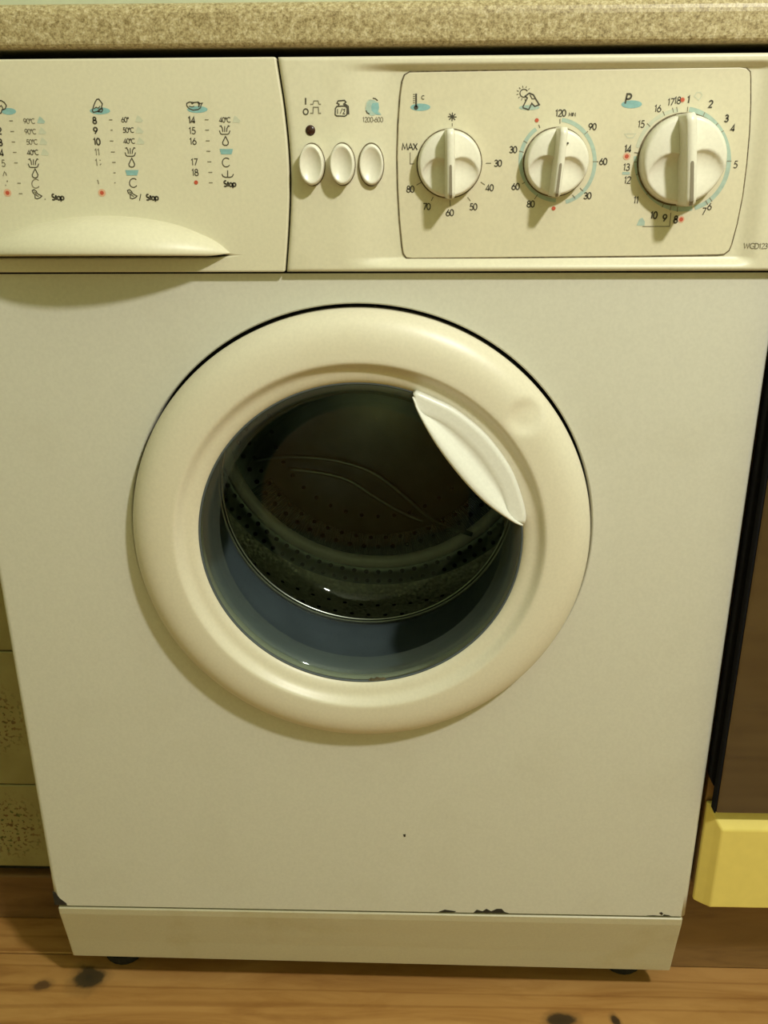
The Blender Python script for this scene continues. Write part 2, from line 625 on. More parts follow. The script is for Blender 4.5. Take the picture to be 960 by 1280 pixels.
loops.append([(clampx(x), 0.0, z) for x, z in outer])
for k in range(1, 5):
    t = PI / 2 * k / 4
    L_ = []
    for x, z in outer:
        if abs(x) > HW - ins:
            sgn = 1 if x > 0 else -1
            base = HW - ins
            full = min(abs(x), HW) - base
            xx = base + full * math.sin(t)
            L_.append((sgn * xx, ins * (1 - math.cos(t)) * (full / ins), z))
        else:
            L_.append((x, 0.0 + (0.0004 * k if abs(z - z0) < 1e-6 else 0), z))
    loops.append(L_)
m_ = len(ang)
for L_ in loops: V += L_
Fc = []
for j in range(len(loops) - 1):
    for i in range(m_):
        k = (i + 1) % m_
        Fc.append((j * m_ + i, j * m_ + k, (j + 1) * m_ + k, (j + 1) * m_ + i))
front = mk('front_panel', V, Fc, m_sheet, wm, smooth=True)
front['label'] = 'greyish white enamelled front sheet'
for p in front.data.polygons: p.use_smooth = abs(p.normal.y) < 0.995
# dark backing ring behind the gap so that the slit round the door reads black
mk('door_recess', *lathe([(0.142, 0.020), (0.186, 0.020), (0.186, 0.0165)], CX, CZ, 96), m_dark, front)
# paint chips along the bottom fold
for pts in ([(65, 1114), (70, 1117), (75, 1123), (83, 1129), (84, 1132), (68, 1131)],
            [(592, 1143), (596, 1137), (603, 1139), (608, 1136), (614, 1139), (621, 1136), (627, 1136), (631, 1140), (636, 1143), (634, 1145), (600, 1144)],
            [(548, 1140), (556, 1137), (570, 1139), (568, 1142)],
            [(808, 1146), (816, 1144), (828, 1146), (830, 1143), (836, 1144), (838, 1148), (812, 1148)],
            [(824, 1141), (827, 1140), (829, 1142), (827, 1144)],
            [(504, 1043), (507, 1042.5), (507, 1045.5), (505, 1046)]):
    P = [U(x, y, 0) for x, y in pts]
    P = [(max(-HW + 0.0002, min(HW - 0.003, p.x)), max(Z2 + 0.0003, p.z)) for p in P]
    mk('paint_chip', *prism(P, -0.00025, 0.0006), m_rust, front, label='dark rusty chip in the paint')

# kick plate, leaning back towards the floor, with a shallow hollow along it
prof = [(0.0015, 0.0968), (0.0005, 0.0955), (0.0012, 0.088), (0.0062, 0.066), (0.0115, 0.042), (0.0150, 0.024), (0.0170, 0.0145), (0.0185, 0.0132),
        (0.026, 0.0132), (0.026, 0.0968)]
n = len(prof)
V = []
for sx in (-1, 1):
    for (y, z) in prof:
        w = HW - 0.0022 + 0.0012 * (1 - (z - 0.013) / 0.084)
        V.append((sx * w, y, z + (0.0045 * (1 - (z - 0.013) / 0.084) if sx < 0 else 0)))
Fc = [(i, (i + 1) % n, n + (i + 1) % n, n + i) for i in range(n)] + [tuple(range(n)), tuple(range(2 * n - 1, n - 1, -1))]
mk('kick_plate', V, Fc, m_kick, wm, bevel=0.0016, ang=50)
# feet
FX = 0.262

for fx in (-FX, FX):
    for fy in (UF(806, 1221).y + 0.021, 0.48):
        V = []
        for (r, z) in ((0.019, FZ), (0.021, FZ + 0.003), (0.021, FZ + 0.011), (0.012, FZ + 0.013), (0.012, 0.017)):
            V += [(fx + r * math.cos(2 * PI * k / 20), fy + r * math.sin(2 * PI * k / 20), z) for k in range(20)]
        Fc = [(j * 20 + k, j * 20 + (k + 1) % 20, (j + 1) * 20 + (k + 1) % 20, (j + 1) * 20 + k) for j in range(4) for k in range(20)]
        Fc += [tuple(range(20)), tuple(range(80, 100))]
        mk('foot', V, Fc, m_foot, wm)

# ---- facia: detergent drawer front on the left
seam_px = [(344.5, 62), (349, 92), (355, 130), (360, 175), (362.5, 215), (362.5, 250), (360.5, 295), (357, 344)]
seam = [(U(x, y, YFA).x, U(x, y, YFA).z) for x, y in catmull(seam_px, 6)]
seam.sort(key=lambda p: p[1])


def seam_x(z):
    for (xa, za), (xb, zb_) in zip(seam, seam[1:]):
        if za <= z <= zb_:
            return xa + (xb - xa) * (z - za) / (zb_ - za)
    return seam[0][0] if z < seam[0][1] else seam[-1][0]


# handle geometry (pixels of its outline -> facia plane)
arc_px = [(-38, 316), (-15, 304), (0, 296), (30, 284), (60, 277), (95, 271), (127, 269.5), (160, 270.5), (195, 275), (225, 282), (255, 294), (275, 305), (288.5, 317)]
arc = [(U(x, y, YFA).x, U(x, y, YFA).z) for x, y in catmull(arc_px, 4)]
HX0, HX1 = arc[0][0], arc[-1][0]
ZLIP = U(288, 316.5, YFA).z
ZSL = U(130, 322.5, YFA).z         # lower rim of the finger slot


def arc_z(x):
    for (xa, za), (xb, zb_) in zip(arc, arc[1:]):
        if xa <= x <= xb: return za + (zb_ - za) * (x - xa) / (xb - xa)
    return ZLIP


PROT = 0.030


def prot(x):
    s = 2 * (x - HX0) / (HX1 - HX0) - 1
    return PROT * max(0.0, 1 - abs(s) ** 2.1) ** 0.85


cols = sorted(set([-HW + 0.0005] + [HX0 + (HX1 - HX0) * i / 40 for i in range(41)] + [seam_x(Z1 + 0.001)]))
V, Fc, idx = [], [], {}


def vid(p):
    k = (round(p[0], 6), round(p[1], 6), round(p[2], 6))
    if k not in idx:
        idx[k] = len(V)
        V.append(p)
    return idx[k]


XS0 = HX1 + 0.012
zr = [Z1 + 0.0005 + (ZT - Z1 - 0.001) * i / 30 for i in range(31)]
cc = [-HW + 0.0005] + [HX0 + (HX1 - HX0) * i / 40 for i in range(41)] + [XS0]


def slot(x):
    """finger slot under the handle: (bottom, top) of the opening at x"""
    t = min(1.0, (x - HX0) / 0.012, (HX1 - x) / 0.012)
    if t <= 0: return None
    mid = (ZSL + ZLIP) / 2
    h0, h1 = ZSL, max(ZLIP, arc_z(x) - 0.004)
    return mid + (h0 - mid) * t, mid + (h1 - mid) * t


for a, b2 in zip(cc, cc[1:]):
    sa, sb = slot(a), slot(b2)
    ma = sa or ((ZSL + ZLIP) / 2,) * 2
    mb = sb or ((ZSL + ZLIP) / 2,) * 2
    Fc.append([vid((a, YFA, zr[0])), vid((b2, YFA, zr[0])), vid((b2, YFA, mb[0])), vid((a, YFA, ma[0]))])
    Fc.append([vid((a, YFA, ma[1])), vid((b2, YFA, mb[1])), vid((b2, YFA, zr[-1])), vid((a, YFA, zr[-1]))])
# strip between the last straight column and the curved seam
mid = (ZSL + ZLIP) / 2
zz = sorted(zr + [mid])
right = [vid((seam_x(z) - 0.0007, YFA, z)) for z in zz]
left = [vid((XS0, YFA, zr[0])), vid((XS0, YFA, mid)), vid((XS0, YFA, zr[-1]))]
Fc.append(left[::-1] + [q for q in right])
Fc = [list(dict.fromkeys(f)) for f in Fc]
Fc = [f for f in Fc if len(f) > 2]
drawer = mk('detergent_drawer', V, Fc, m_facia, wm, fix=True)
me = drawer.data
if sum(p.normal.y for p in me.polygons) > 0: me.flip_normals()
md = drawer.modifiers.new('solid', 'SOLIDIFY')
md.thickness = 0.0085
md.offset = -1
mb_ = drawer.modifiers.new('bevel', 'BEVEL')
mb_.width = 0.0012
mb_.segments = 2
mb_.limit_method = 'ANGLE'
mb_.angle_limit = math.radians(50)
# pocket behind the slot
px0, px1 = HX0 + 0.001, HX1 - 0.001
zt_p = max(arc_z(x) for x in [HX0 + (HX1 - HX0) * i / 20 for i in range(21)])
V = [(px0, YFA + 0.008, ZSL - 0.002), (px1, YFA + 0.008, ZSL - 0.002), (px1, YFA + 0.008, zt_p), (px0, YFA + 0.008, zt_p),
     (px0, YFA + 0.036, ZSL - 0.002), (px1, YFA + 0.036, ZSL - 0.002), (px1, YFA + 0.036, zt_p), (px0, YFA + 0.036, zt_p)]
Fc = [(4, 5, 6, 7), (0, 1, 5, 4), (2, 3, 7, 6), (0, 4, 7, 3), (1, 2, 6, 5)]
mk('finger_recess', V, Fc, m_body, drawer, fix=False)
# the bulging handle shell
def lip_z(x):
    return CAM.z + (ZLIP - CAM.z) * (1 - prot(x) * 1.12 / (YFA - CAM.y))


NS, NT = 60, 14
V, Fc = [], []
for i in range(NS + 1):
    x = HX0 + (HX1 - HX0) * i / NS
    za = arc_z(x)
    p = prot(x)
    zl = lip_z(x)
    for j in range(NT + 1):
        t = j / NT
        y = YFA + 0.0006 - (p + 0.0006) * math.sin(t * PI / 2) ** 0.92
        z = za + (zl - za) * (1 - math.cos(t * PI / 2)) ** 0.75
        V.append((x, y, z))
    V.append((x, YFA - p * 0.985, zl - min(0.002, p * 0.2)))
    V.append((x, YFA - max(0, p - 0.003), zl - min(0.0015, p * 0.2)))
    V.append((x, YFA - max(0, p - 0.0045), zl + min(0.004, p * 0.2)))
    for t in (0.7, 0.45):
        V.append((x, min(YFA, YFA - (p * math.sin(t * PI / 2) ** 0.92) + 0.003), za + (zl - za) * (1 - math.cos(t * PI / 2)) ** 0.75 - min(0.002, p * .1)))
n = NT + 6
for i in range(NS):
    for j in range(n - 1):
        Fc.append((i * n + j, (i + 1) * n + j, (i + 1) * n + j + 1, i * n + j + 1))
mk('drawer_handle', V, Fc, m_facia, drawer, smooth=True)

# ---- facia: control panel on the right, dished around the dials
xa0, xa1 = U(424, 200, YFA).x, U(503, 200, YFA).x
xb0, xb1 = U(936, 200, YFA).x, U(966, 200, YFA).x
zA0, zA1 = U(720, 76, YFA).z, U(720, 88, YFA).z
zB0, zB1 = U(720, 335, YFA).z, U(720, 321, YFA).z


def dish(x, z):
    sx = sstep(xa0, xa1, x) * (1 - sstep(xb0, xb1, x))
    sz = sstep(zA0, zA1, z) if z > 0.75 else sstep(zB0, zB1, z)
    return DISH * sx * sz


zlev = [Z1 + 0.0005 + 0.0004 * i for i in range(6)] + [Z1 + 0.0032 + i * (zB1 - Z1 - 0.002) / 16 for i in range(17)]
zlev = [z for z in zlev if z < zB1 + 0.001]
zhi = [ZT - 0.0005 - 0.0004 * i for i in range(6)] + [ZT - 0.0032 - i * (ZT - zA1 - 0.002) / 16 for i in range(17)]
zhi = [z for z in zhi if z > zA1 - 0.001]
zmid = [max(zlev) + (min(zhi) - max(zlev)) * i / 24 for i in range(1, 24)]
zlev = sorted(zlev + zmid + zhi)
NXC = 150
V, Fc = [], []
for z in zlev:
    xs = seam_x(z) + 0.0007
    for i in range(NXC + 1):
        x = xs + (HW - 0.0005 - xs) * i / NXC
        e = 0.0
        for dd, r in ((z - Z1 - 0.0005, 0.0025), (ZT - 0.0005 - z, 0.0025), (x - xs, 0.0012), (HW - 0.0005 - x, 0.004)):
            if dd < r: e = max(e, r - math.sqrt(max(0, r * r - (r - dd) ** 2)))
        V.append((x, YFA + dish(x, z) + e, z))
nx = NXC + 1
nz_ = len(zlev)
for j in range(nz_ - 1):
    for i in range(NXC):
        Fc.append((j * nx + i, j * nx + i + 1, (j + 1) * nx + i + 1, (j + 1) * nx + i))
# returns at the rim
rim = [i for i in range(nx)] + [j * nx + nx - 1 for j in range(1, nz_)] + [(nz_ - 1) * nx + i for i in range(nx - 2, -1, -1)] + [j * nx for j in range(nz_ - 2, 0, -1)]
off = len(V)
V += [(V[q][0], 0.004, V[q][2]) for q in rim]
for i in range(len(rim)):
    k = (i + 1) % len(rim)
    Fc.append((rim[i], rim[k], off + k, off + i))
panel = mk('control_panel', V, Fc, m_facia, wm, smooth=True)
# dark backing so the seam reads as a slit
mk('panel_backing', *box(-HW + 0.002, HW - 0.002, 0.0046, 0.0056, Z1 - 0.004, ZT - 0.002), m_dark, wm)

plate_px = [(512, 90.5)] + [(600, 89), (700, 87.5), (800, 86), (925, 84.2)] + [(933, 85.5), (937.5, 90), (938, 97)] + \
           [(938, 130), (936.5, 165), (933, 205), (928, 245), (921, 280), (914, 306)] + [(911, 313), (905, 317.5), (897, 318.3)] + \
           [(800, 320), (700, 321), (600, 322), (516, 322.8)] + [(508, 322), (504.5, 317), (503, 308)] + \
           [(499.8, 275), (497.5, 235), (496.8, 195), (498, 155), (500.5, 120), (503, 102), (506, 94)]
P = [U(x, y, YP) for x, y in plate_px]
P = [(p.x, p.z) for p in P]
pc = (sum(p[0] for p in P) / len(P), sum(p[1] for p in P) / len(P))


def grow(P, d):
    out = []
    n = len(P)
    for i in range(n):
        a, b_ = Vector(P[i - 1]), Vector(P[(i + 1) % n])
        t = (b_ - a).normalized()
        nn = Vector((t.y, -t.x))
        if nn.dot(Vector(P[i]) - Vector(pc)) < 0: nn = -nn
        out.append((P[i][0] + nn.x * d, P[i][1] + nn.y * d))
    return out


mk('plate_seam', *prism(grow(P, 0.0008), YFA + DISH - 0.0005, YFA + DISH + 0.002), m_seam, panel)
mk('dial_plate', *prism(P, YP, YFA + DISH + 0.002), m_plate, panel, bevel=0.0005)


# ---- knobs
def knob(name, cpx, rpx, y0, height, rot, lab, dot=None):
    c = U(cpx[0], cpx[1], y0 - height)
    s = (U(cpx[0] + 10, cpx[1], y0 - height).x - c.x) / 10
    R_ = rpx * s
    cx, cz = c.x, c.z
    NR, NA = 26, 96
    cr, sr = math.cos(rot), math.sin(rot)
    bw = 0.150                      # half width of the grip bar, in radii

    def hgt(u, v):
        r = math.hypot(u, v)
        h = 1.0 - 0.20 * r * r
        au = abs(u)
        # round thumb hollow on either side of the bar
        d = math.hypot((au - 0.36) / 0.56, (v + 0.44) / 0.62)
        if d < 1: h -= 0.40 * (1 - d * d) ** 0.55 * (0.35 + 0.65 * sstep(-0.9, 0.15, v))
        return h

    V, Fc = [], []
    for i in range(NR + 1):
        rr = max(i / NR, 1e-4) ** 0.8
        for k in range(NA):
            a = 2 * PI * k / NA
            u, v = rr * math.cos(a), rr * math.sin(a)
            h = hgt(u, v) * height
            if rr > 0.93: h -= height * 0.16 * ((rr - 0.93) / 0.07) ** 2
            V.append((cx + R_ * (u * cr - v * sr), y0 - h, cz + R_ * (u * sr + v * cr)))
    for k in range(NA):             # skirt
        a = 2 * PI * k / NA
        V.append((cx + R_ * 1.015 * math.cos(a), y0 - height * 0.25, cz + R_ * 1.015 * math.sin(a)))
    for k in range(NA):
        a = 2 * PI * k / NA
        V.append((cx + R_ * 1.02 * math.cos(a), y0, cz + R_ * 1.02 * math.sin(a)))
    for i in range(NR + 2):
        for k in range(NA):
            Fc.append((i * NA + k, i * NA + (k + 1) % NA, (i + 1) * NA + (k + 1) % NA, (i + 1) * NA + k))
    kb = mk('control_knob', V, Fc, m_knob, wm, smooth=True, label=lab)
    # grip bar: straight, high at the middle, running out past the rim
    hb = height * 1.88
    V, Fc = [], []
    NV = 28
    prof = [(-1.0, 0.0), (-0.92, 0.55), (-0.80, 0.93), (-0.62, 1.0), (0.62, 1.0), (0.80, 0.93), (0.92, 0.55), (1.0, 0.0)]
    for i in range(NV + 1):
        v = -1.03 + 2.06 * i / NV
        e = 1 - sstep(0.94, 1.03, abs(v)) * 0.28
        for (q, hh) in prof:
            wq = bw * (1.32 - 0.32 * hh) * e
            u = q * wq
            yy = y0 - (height * 0.28 + (hb - 0.07 * height * v * v - height * 0.28) * hh * (1 - 0.10 * sstep(0.90, 1.03, abs(v))))
            V.append((cx + R_ * (u * cr - v * sr), yy, cz + R_ * (u * sr + v * cr)))
    n = len(prof)
    for i in range(NV):
        for j in range(n - 1):
            Fc.append((i * n + j, i * n + j + 1, (i + 1) * n + j + 1, (i + 1) * n + j))
    Fc += [tuple(range(n)), tuple(range(NV * n, NV * n + n))]
    mk('grip_bar', V, Fc, m_knob, kb, smooth=True)
    # pointer groove on the lower half of the bar
    V = []
    for (v, w) in ((-0.02, 0.02), (-0.06, 0.036), (-0.5, 0.040), (-0.86, 0.044), (-0.92, 0.044), (-0.98, 0.042), (-1.02, 0.040)):
        for q in (-1, 1):
            u = q * w
            V.append((cx + R_ * (u * cr - v * sr), y0 - hb + 0.07 * height * v * v + (0.10 * (hb - 0.28 * height) * sstep(0.90, 1.03, abs(v))) - 0.00035, cz + R_ * (u * sr + v * cr)))
    mk('pointer_mark', V, [(2 * i, 2 * i + 1, 2 * i + 3, 2 * i + 2) for i in range(6)], m_groove, kb, label='dark pointer groove')
    # dark flat ring, painted for the shade at the foot of the knob
    V, Fc = lathe([(R_ * 0.9, y0 - 0.0004), (R_ * 1.06, y0 - 0.0004), (R_ * 1.06, y0)], cx, cz, 72)
    mk('knob_shade_ring', V, Fc, m_seam, kb)
    if dot:
        q = U(dot[0], dot[1], y0 - height * 1.1)
        mk('black_spot', *prism([(q.x + 0.0007 * math.cos(2 * PI * k / 10), q.z + 0.0007 * math.sin(2 * PI * k / 10)) for k in range(10)], y0 - height * 1.02, y0 - height * 0.8), m_ink, kb)
    return kb


knob('knob', (562.5, 205), 39.5, YP, 0.0125, math.radians(1.5), 'temperature knob, left of three')
knob('knob', (698, 203), 39.5, YP, 0.0125, math.radians(-3.5), 'drying time knob, middle of three', dot=(710, 179))
knob('knob', (858.5, 200), 53, YP, 0.0145, math.radians(6), 'large programme knob, right of three')


# ---- push buttons and lamp
def button(cpx, w, h, prot_):
    y0 = YFA
    c = U(cpx[0], cpx[1], y0 - prot_)
    s = (U(cpx[0] + 10, cpx[1], y0 - prot_).x - c.x) / 10
    sz = (U(cpx[0], cpx[1] - 10, y0 - prot_).z - c.z) / 10
    a_, b_ = w / 2 * s, h / 2 * sz
    NA, NR = 56, 14
    V, Fc = [], []
    for i in range(NR + 1):
        rr = max(i / NR, 1e-3)
        for k in range(NA):
            t = 2 * PI * k / NA
            hh = prot_ - 0.0030 * (1 - min(1, (rr / 0.88)) ** 2)
            if rr > 0.88: hh = prot_ - 0.0022 * ((rr - 0.88) / 0.12) ** 2
            V.append((c.x + a_ * rr * math.cos(t), y0 - hh, c.z + b_ * rr * math.sin(t)))
    for yy in (y0 + 0.004,):
        for k in range(NA):
            t = 2 * PI * k / NA
            V.append((c.x + a_ * math.cos(t), yy, c.z + b_ * math.sin(t)))
    for i in range(NR + 1):
        for k in range(NA):
            Fc.append((i * NA + k, i * NA + (k + 1) % NA, (i + 1) * NA + (k + 1) % NA, (i + 1) * NA + k))
    bt = mk('push_button', V, Fc, m_knob, wm, smooth=True)
    V, Fc = lathe([(0.93, 0), (1.07, 0)], 0, 0, 64)
    V = [(c.x + a_ * v[0], y0 - 0.0003, c.z + b_ * v[2] ) for v in V]
    mk('button_rim', V, Fc, m_seam, bt)
    return bt


button((388.5, 206), 31, 52, 0.0105)['label'] = 'raised oval push button, leftmost'
button((427, 205.5), 31, 52, 0.0105)['label'] = 'raised oval push button, middle'
button((464, 206), 30.5, 52, 0.0025)['label'] = 'pressed in oval push button, rightmost'
c = U(388, 163, YFA)
V, Fc = lathe([(0.0001, -0.0012), (0.002, -0.001), (0.0032, -0.0004), (0.0034, 0.0006)], c.x, c.z, 32)
mk('indicator_light', [(v[0], v[1] + YFA, v[2]) for v in V], Fc, m_led, wm, smooth=True)


# ------------------------------------------------------------------ print on the facia
def el(cx, cy, rx, ry, a0, a1, n=14):
    return [(cx + rx * math.cos(math.radians(a0 + (a1 - a0) * i / n)), cy + ry * math.sin(math.radians(a0 + (a1 - a0) * i / n))) for i in range(n + 1)]


GL = {  # glyph: (advance, strokes) on a cap height of 1, drawn as strokes of a geometric sans
    '0': (.62, [el(.28, .5, .27, .5, 0, 360, 22)]),
    '1': (.40, [[(.0, .8), (.17, 1), (.17, 0)]]),
    '2': (.60, [el(.27, .73, .25, .27, 170, -38, 12) + [(.02, 0), (.54, 0)]]),
    '3': (.58, [el(.25, .75, .21, .25, 160, -90, 12) + el(.25, .26, .26, .26, 90, -160, 14)]),
    '4': (.64, [[(.42, 0), (.42, 1), (.0, .24), (.58, .24)]]),
    '5': (.58, [[(.50, 1), (.16, 1), (.09, .57)] + el(.24, .31, .28, .31, 118, -145, 14)]),
    '6': (.62, [[(.40, 1), (.06, .43)], el(.28, .30, .27, .30, 0, 360, 20)]),
    '7': (.56, [[(.0, 1), (.52, 1), (.14, 0)]]),
    '8': (.60, [el(.27, .76, .20, .24, 0, 360, 18), el(.27, .27, .26, .27, 0, 360, 20)]),
    '9': (.62, [el(.28, .70, .27, .30, 0, 360, 20), [(.50, .57), (.16, 0)]]),
    'M': (.95, [[(.0, 0), (.12, 1), (.42, .15), (.72, 1), (.84, 0)]]),
    'A': (.80, [[(.0, 0), (.36, 1), (.72, 0)], [(.13, .34), (.59, .34)]]),
    'X': (.72, [[(.0, 0), (.6, 1)], [(.0, 1), (.6, 0)]]),
    'I': (.24, [[(.05, 0), (.05, 1)]]),
    'N': (.82, [[(.0, 0), (.0, 1), (.68, 0), (.68, 1)]]),
    'P': (.60, [[(.0, 0), (.0, 1), (.22, 1)] + el(.22, .74, .26, .26, 90, -90, 10) + [(.0, .48)]]),
    'C': (.74, [el(.42, .5, .42, .5, 50, 310, 16)]),
    'S': (.56, [el(.24, .75, .20, .25, 40, 270, 12) + el(.22, .25, .24, .25, 90, -150, 12)]),
    't': (.36, [[(.15, .0), (.15, .86)], [(.0, .62), (.30, .62)]]),
    'o': (.62, [el(.27, .31, .26, .31, 0, 360, 18)]),
    'p': (.64, [[(.0, -.3), (.0, .64)], el(.27, .31, .27, .31, 0, 360, 18)]),
    'W': (1.02, [[(.0, 1), (.22, 0), (.46, .85), (.70, 0), (.92, 1)]]),
    'G': (.86, [el(.46, .5, .44, .5, 45, 335, 18) + [(.90, .42), (.52, .42)]]),
    'D': (.76, [[(.0, 0), (.0, 1), (.2, 1)] + el(.2, .5, .46, .5, 90, -90, 14) + [(.0, 0)]]),
    '-': (.34, [[(.02, .38), (.26, .38)]]),
    '/': (.46, [[(.0, -.12), (.34, 1.05)]]),
    '\u00b0': (.36, [el(.15, .84, .11, .13, 0, 360, 10)]),
    '.': (.25, [[(.05, 0), (.05, .1)]]),
    ' ': (.3, []),
}


def ribbon(pts, hw, V, Fc, y):
    """flat stroke of half width hw through pts (x, z), with mitred joints"""
    P_ = [Vector(p) for p in pts]
    Q = [P_[0]]
    for p in P_[1:]:
        if (p - Q[-1]).length > 1e-6: Q.append(p)
    n = len(Q)
    if n < 2: return
    closed = (Q[0] - Q[-1]).length < 2e-6
    base = len(V)
    for i in range(n):
        if closed and i in (0, n - 1):
            d0, d1 = (Q[-1] - Q[-2]).normalized(), (Q[1] - Q[0]).normalized()
        else:
            d0 = (Q[i] - Q[i - 1]).normalized() if i else (Q[1] - Q[0]).normalized()
            d1 = (Q[i + 1] - Q[i]).normalized() if i < n - 1 else d0
        t = d0 + d1
        if t.length < 1e-4: t = d1
        t.normalize()
        nn = Vector((-t.y, t.x))
        k = hw / max(0.55, abs(nn.dot(Vector((-d0.y, d0.x)))))
        V.append((Q[i].x + nn.x * k, y, Q[i].y + nn.y * k))
        V.append((Q[i].x - nn.x * k, y, Q[i].y - nn.y * k))
    for i in range(n - 1):
        a = base + 2 * i
        Fc.append((a, a + 1, a + 3, a + 2))


class Print:
    """collects strokes and blobs that lie on one plane; one object when built"""
    def __init__(s, plane, lift=0.00022):
        s.y = plane - lift
        s.pl = plane
        s.V, s.F = [], []

    def frame(s, px, py):
        o = U(px, py, s.pl)
        sx = (U(px + 5, py, s.pl).x - o.x) / 5
        sz = (U(px, py - 5, s.pl).z - o.z) / 5
        return o, sx, sz

    def text(s, t, px, py, h, wt_=0.13, narrow=1.0, slant=0.0):
        """text centred on the pixel px, py with cap height h pixels"""
        o, sx, sz = s.frame(px, py)
        w = sum(GL[c][0] for c in t) - 0.08
        x = -w / 2
        for c in t:
            adv, st = GL[c]
            for q in st:
                pts = [(o.x + (x + p[0]) * h * narrow * sx + slant * (p[1] - .5) * h * sx, o.z + (p[1] - 0.5) * h * sz) for p in q]
                ribbon(pts, wt_ * 0.60 * h * sx, s.V, s.F, s.y)
            x += adv
        return s

    def line(s, pts, w=1.0):
        """open or closed stroke through pixels, w pixels wide"""
        P_ = [U(x, y, s.pl) for x, y in pts]
        _, sx, _ = s.frame(*pts[0])
        ribbon([(p.x, p.z) for p in P_], w * 0.56 * sx, s.V, s.F, s.y)
        return s

    def blob(s, px, py, rx, ry, n=20):
        o, sx, sz = s.frame(px, py)
        k = len(s.V)
        s.V += [(o.x + rx * sx * math.cos(2 * PI * i / n), s.y, o.z + ry * sz * math.sin(2 * PI * i / n)) for i in range(n)]
        s.F.append(tuple(range(k, k + n)))
        return s

    def poly(s, pts):
        k = len(s.V)
        s.V += [(p.x, s.y, p.z) for p in (U(x, y, s.pl) for x, y in pts)]
        s.F.append(tuple(range(k, k + len(pts))))
        return s

    def build(s, name, mat, parent, label=None):
        if parent is panel and abs(s.pl - YP) > 1e-6:
            s.V = [(v[0], v[1] + dish(v[0], v[2]), v[2]) for v in s.V]
        o = mk(name, s.V, s.F, mat, parent, label=label, fix=False)
        if name in ('dial_ticks', 'dashes', 'button_symbol', 'spin_arrows'): o['kind'] = 'stuff'
        me_ = o.data
        bm = bmesh.new()
        bm.from_mesh(me_)
        for f in bm.faces:
            if f.normal.y > 0: f.normal_flip()
        bm.to_mesh(me_)
        bm.free()
        return o


def Z(ox, oy, sc, pts):
    return [(ox + x / sc, oy + y / sc) for x, y in pts]


def rinse(x, y, col, parent):
    p = Print(YFA)
    for dx0, dx1 in ((-4.6, -2.4), (0, 0), (4.6, 2.4)):
        p.line([(x + dx0, y - 5), (x + (dx0 + dx1) / 2 + (0.6 if dx0 < 0 else -0.6 if dx0 > 0 else 0), y - 2.6), (x + dx1, y + 2.2)], 1.0)
    p.line([(x - 6.4, y - 4.8), (x - 3.8, y - 5.6)], 0.9)
    p.line([(x + 6.4, y - 4.8), (x + 3.8, y - 5.6)], 0.9)
    p.line([(x - 6.6, y + 0.5), (x - 5.2, y + 4.4), (x - 3.4, y + 5.2), (x + 3.4, y + 5.2), (x + 5.2, y + 4.4), (x + 6.6, y + 0.5)], 1.0)
    p.build('rinse_symbol', col, parent)


def drop(x, y, col, parent):
    p = Print(YFA)
    pts = [(x, y - 6)] + [(x + dx, y + dy) for dx, dy in ((2.2, -1.6), (3.6, 1.4), (3.2, 3.8), (1.4, 5.2), (-1.4, 5.2), (-3.2, 3.8), (-3.6, 1.4), (-2.2, -1.6))] + [(x, y - 6)]
    p.line(pts, 1.1)
    p.build('drop_symbol', col, parent)


def cee(x, y, col, parent):
    p = Print(YFA)
    p.line([(x + 5 * math.cos(math.radians(a)), y + 5.6 * math.sin(math.radians(a))) for a in range(-45, -326, -20)][::1], 1.0)
    p.build('spin_symbol', col, parent)


def basin(x, y, parent):
    Print(YFA).poly([(x - 8.3, y - 3.4), (x + 8.3, y - 3.4), (x + 6.6, y + 3.2), (x - 6.4, y + 3.2)]).build('basin_symbol', m_blue, parent)


def shirt(x, y, col, parent):
    p = Print(YFA)
    p.line([(x - 6, y - 5), (x - 3.5, y - 6), (x - 1, y - 4), (x + 0.5, y - 1), (x + 6, y + 2), (x + 4, y + 4), (x, y + 5.5), (x - 2.5, y + 4.5), (x - 2.5, y), (x - 5, y - 2), (x - 6, y - 5)], 1.0)
    p.line([(x - 4, y - 3.5), (x - 1.5, y - 2), (x - 1, y + 1), (x + 2, y + 2.5)], 0.8)
    p.build('laundry_symbol', col, parent)


def dots(parent, plane, lst):
    for (x, y, halo) in lst:
        if halo: Print(plane, 0.00018).blob(x, y, halo, halo).build('pink_halo', m_pink, parent)
        Print(plane, 0.0003).blob(x, y, 2.5, 2.6, 14).build('red_dot', m_red, parent)


D = drawer
# left column
for t, x, y, mt in (('2', -0.5, 163.5, m_ink), ('3', 0.6, 178, m_ink), ('4', 2, 191, m_ink), ('5', 4.2, 204, m_fade), ('1', -3, 151, m_fade)):
    Print(YFA).text(t, x, y, 8, .18 if mt is m_ink else .12).build('programme_number', mt, D)
Print(YFA).line([(4, 220), (5.6, 214.5), (6.4, 216)], 1).line([(7, 215.5), (8.4, 219.5)], 1).build('programme_number', m_fade, D)
Print(YFA).blob(9.3, 226.5, .9, 1.1, 8).blob(7.2, 231.5, .7, .7, 8).build('worn_print', m_fade, D)
p = Print(YFA)
for x, y in ((14, 151), (15.5, 164.3), (17, 177.4), (18.6, 190.4), (20, 203.6), (24, 229), (26, 242)):
    p.line([(x - 2.2, y), (x + 2.2, y)], 0.9)
p.build('dashes', m_fade, D)
for t, x, y, mt in (('90\u00b0C', 36.5, 151.3, m_fade), ('90\u00b0C', 38, 164.4, m_fade), ('50\u00b0C', 40, 177.4, m_fade), ('40\u00b0C', 41, 190.5, m_ink)):
    Print(YFA).text(t, x, y, 6, .13).build('temperature_text', mt, D)
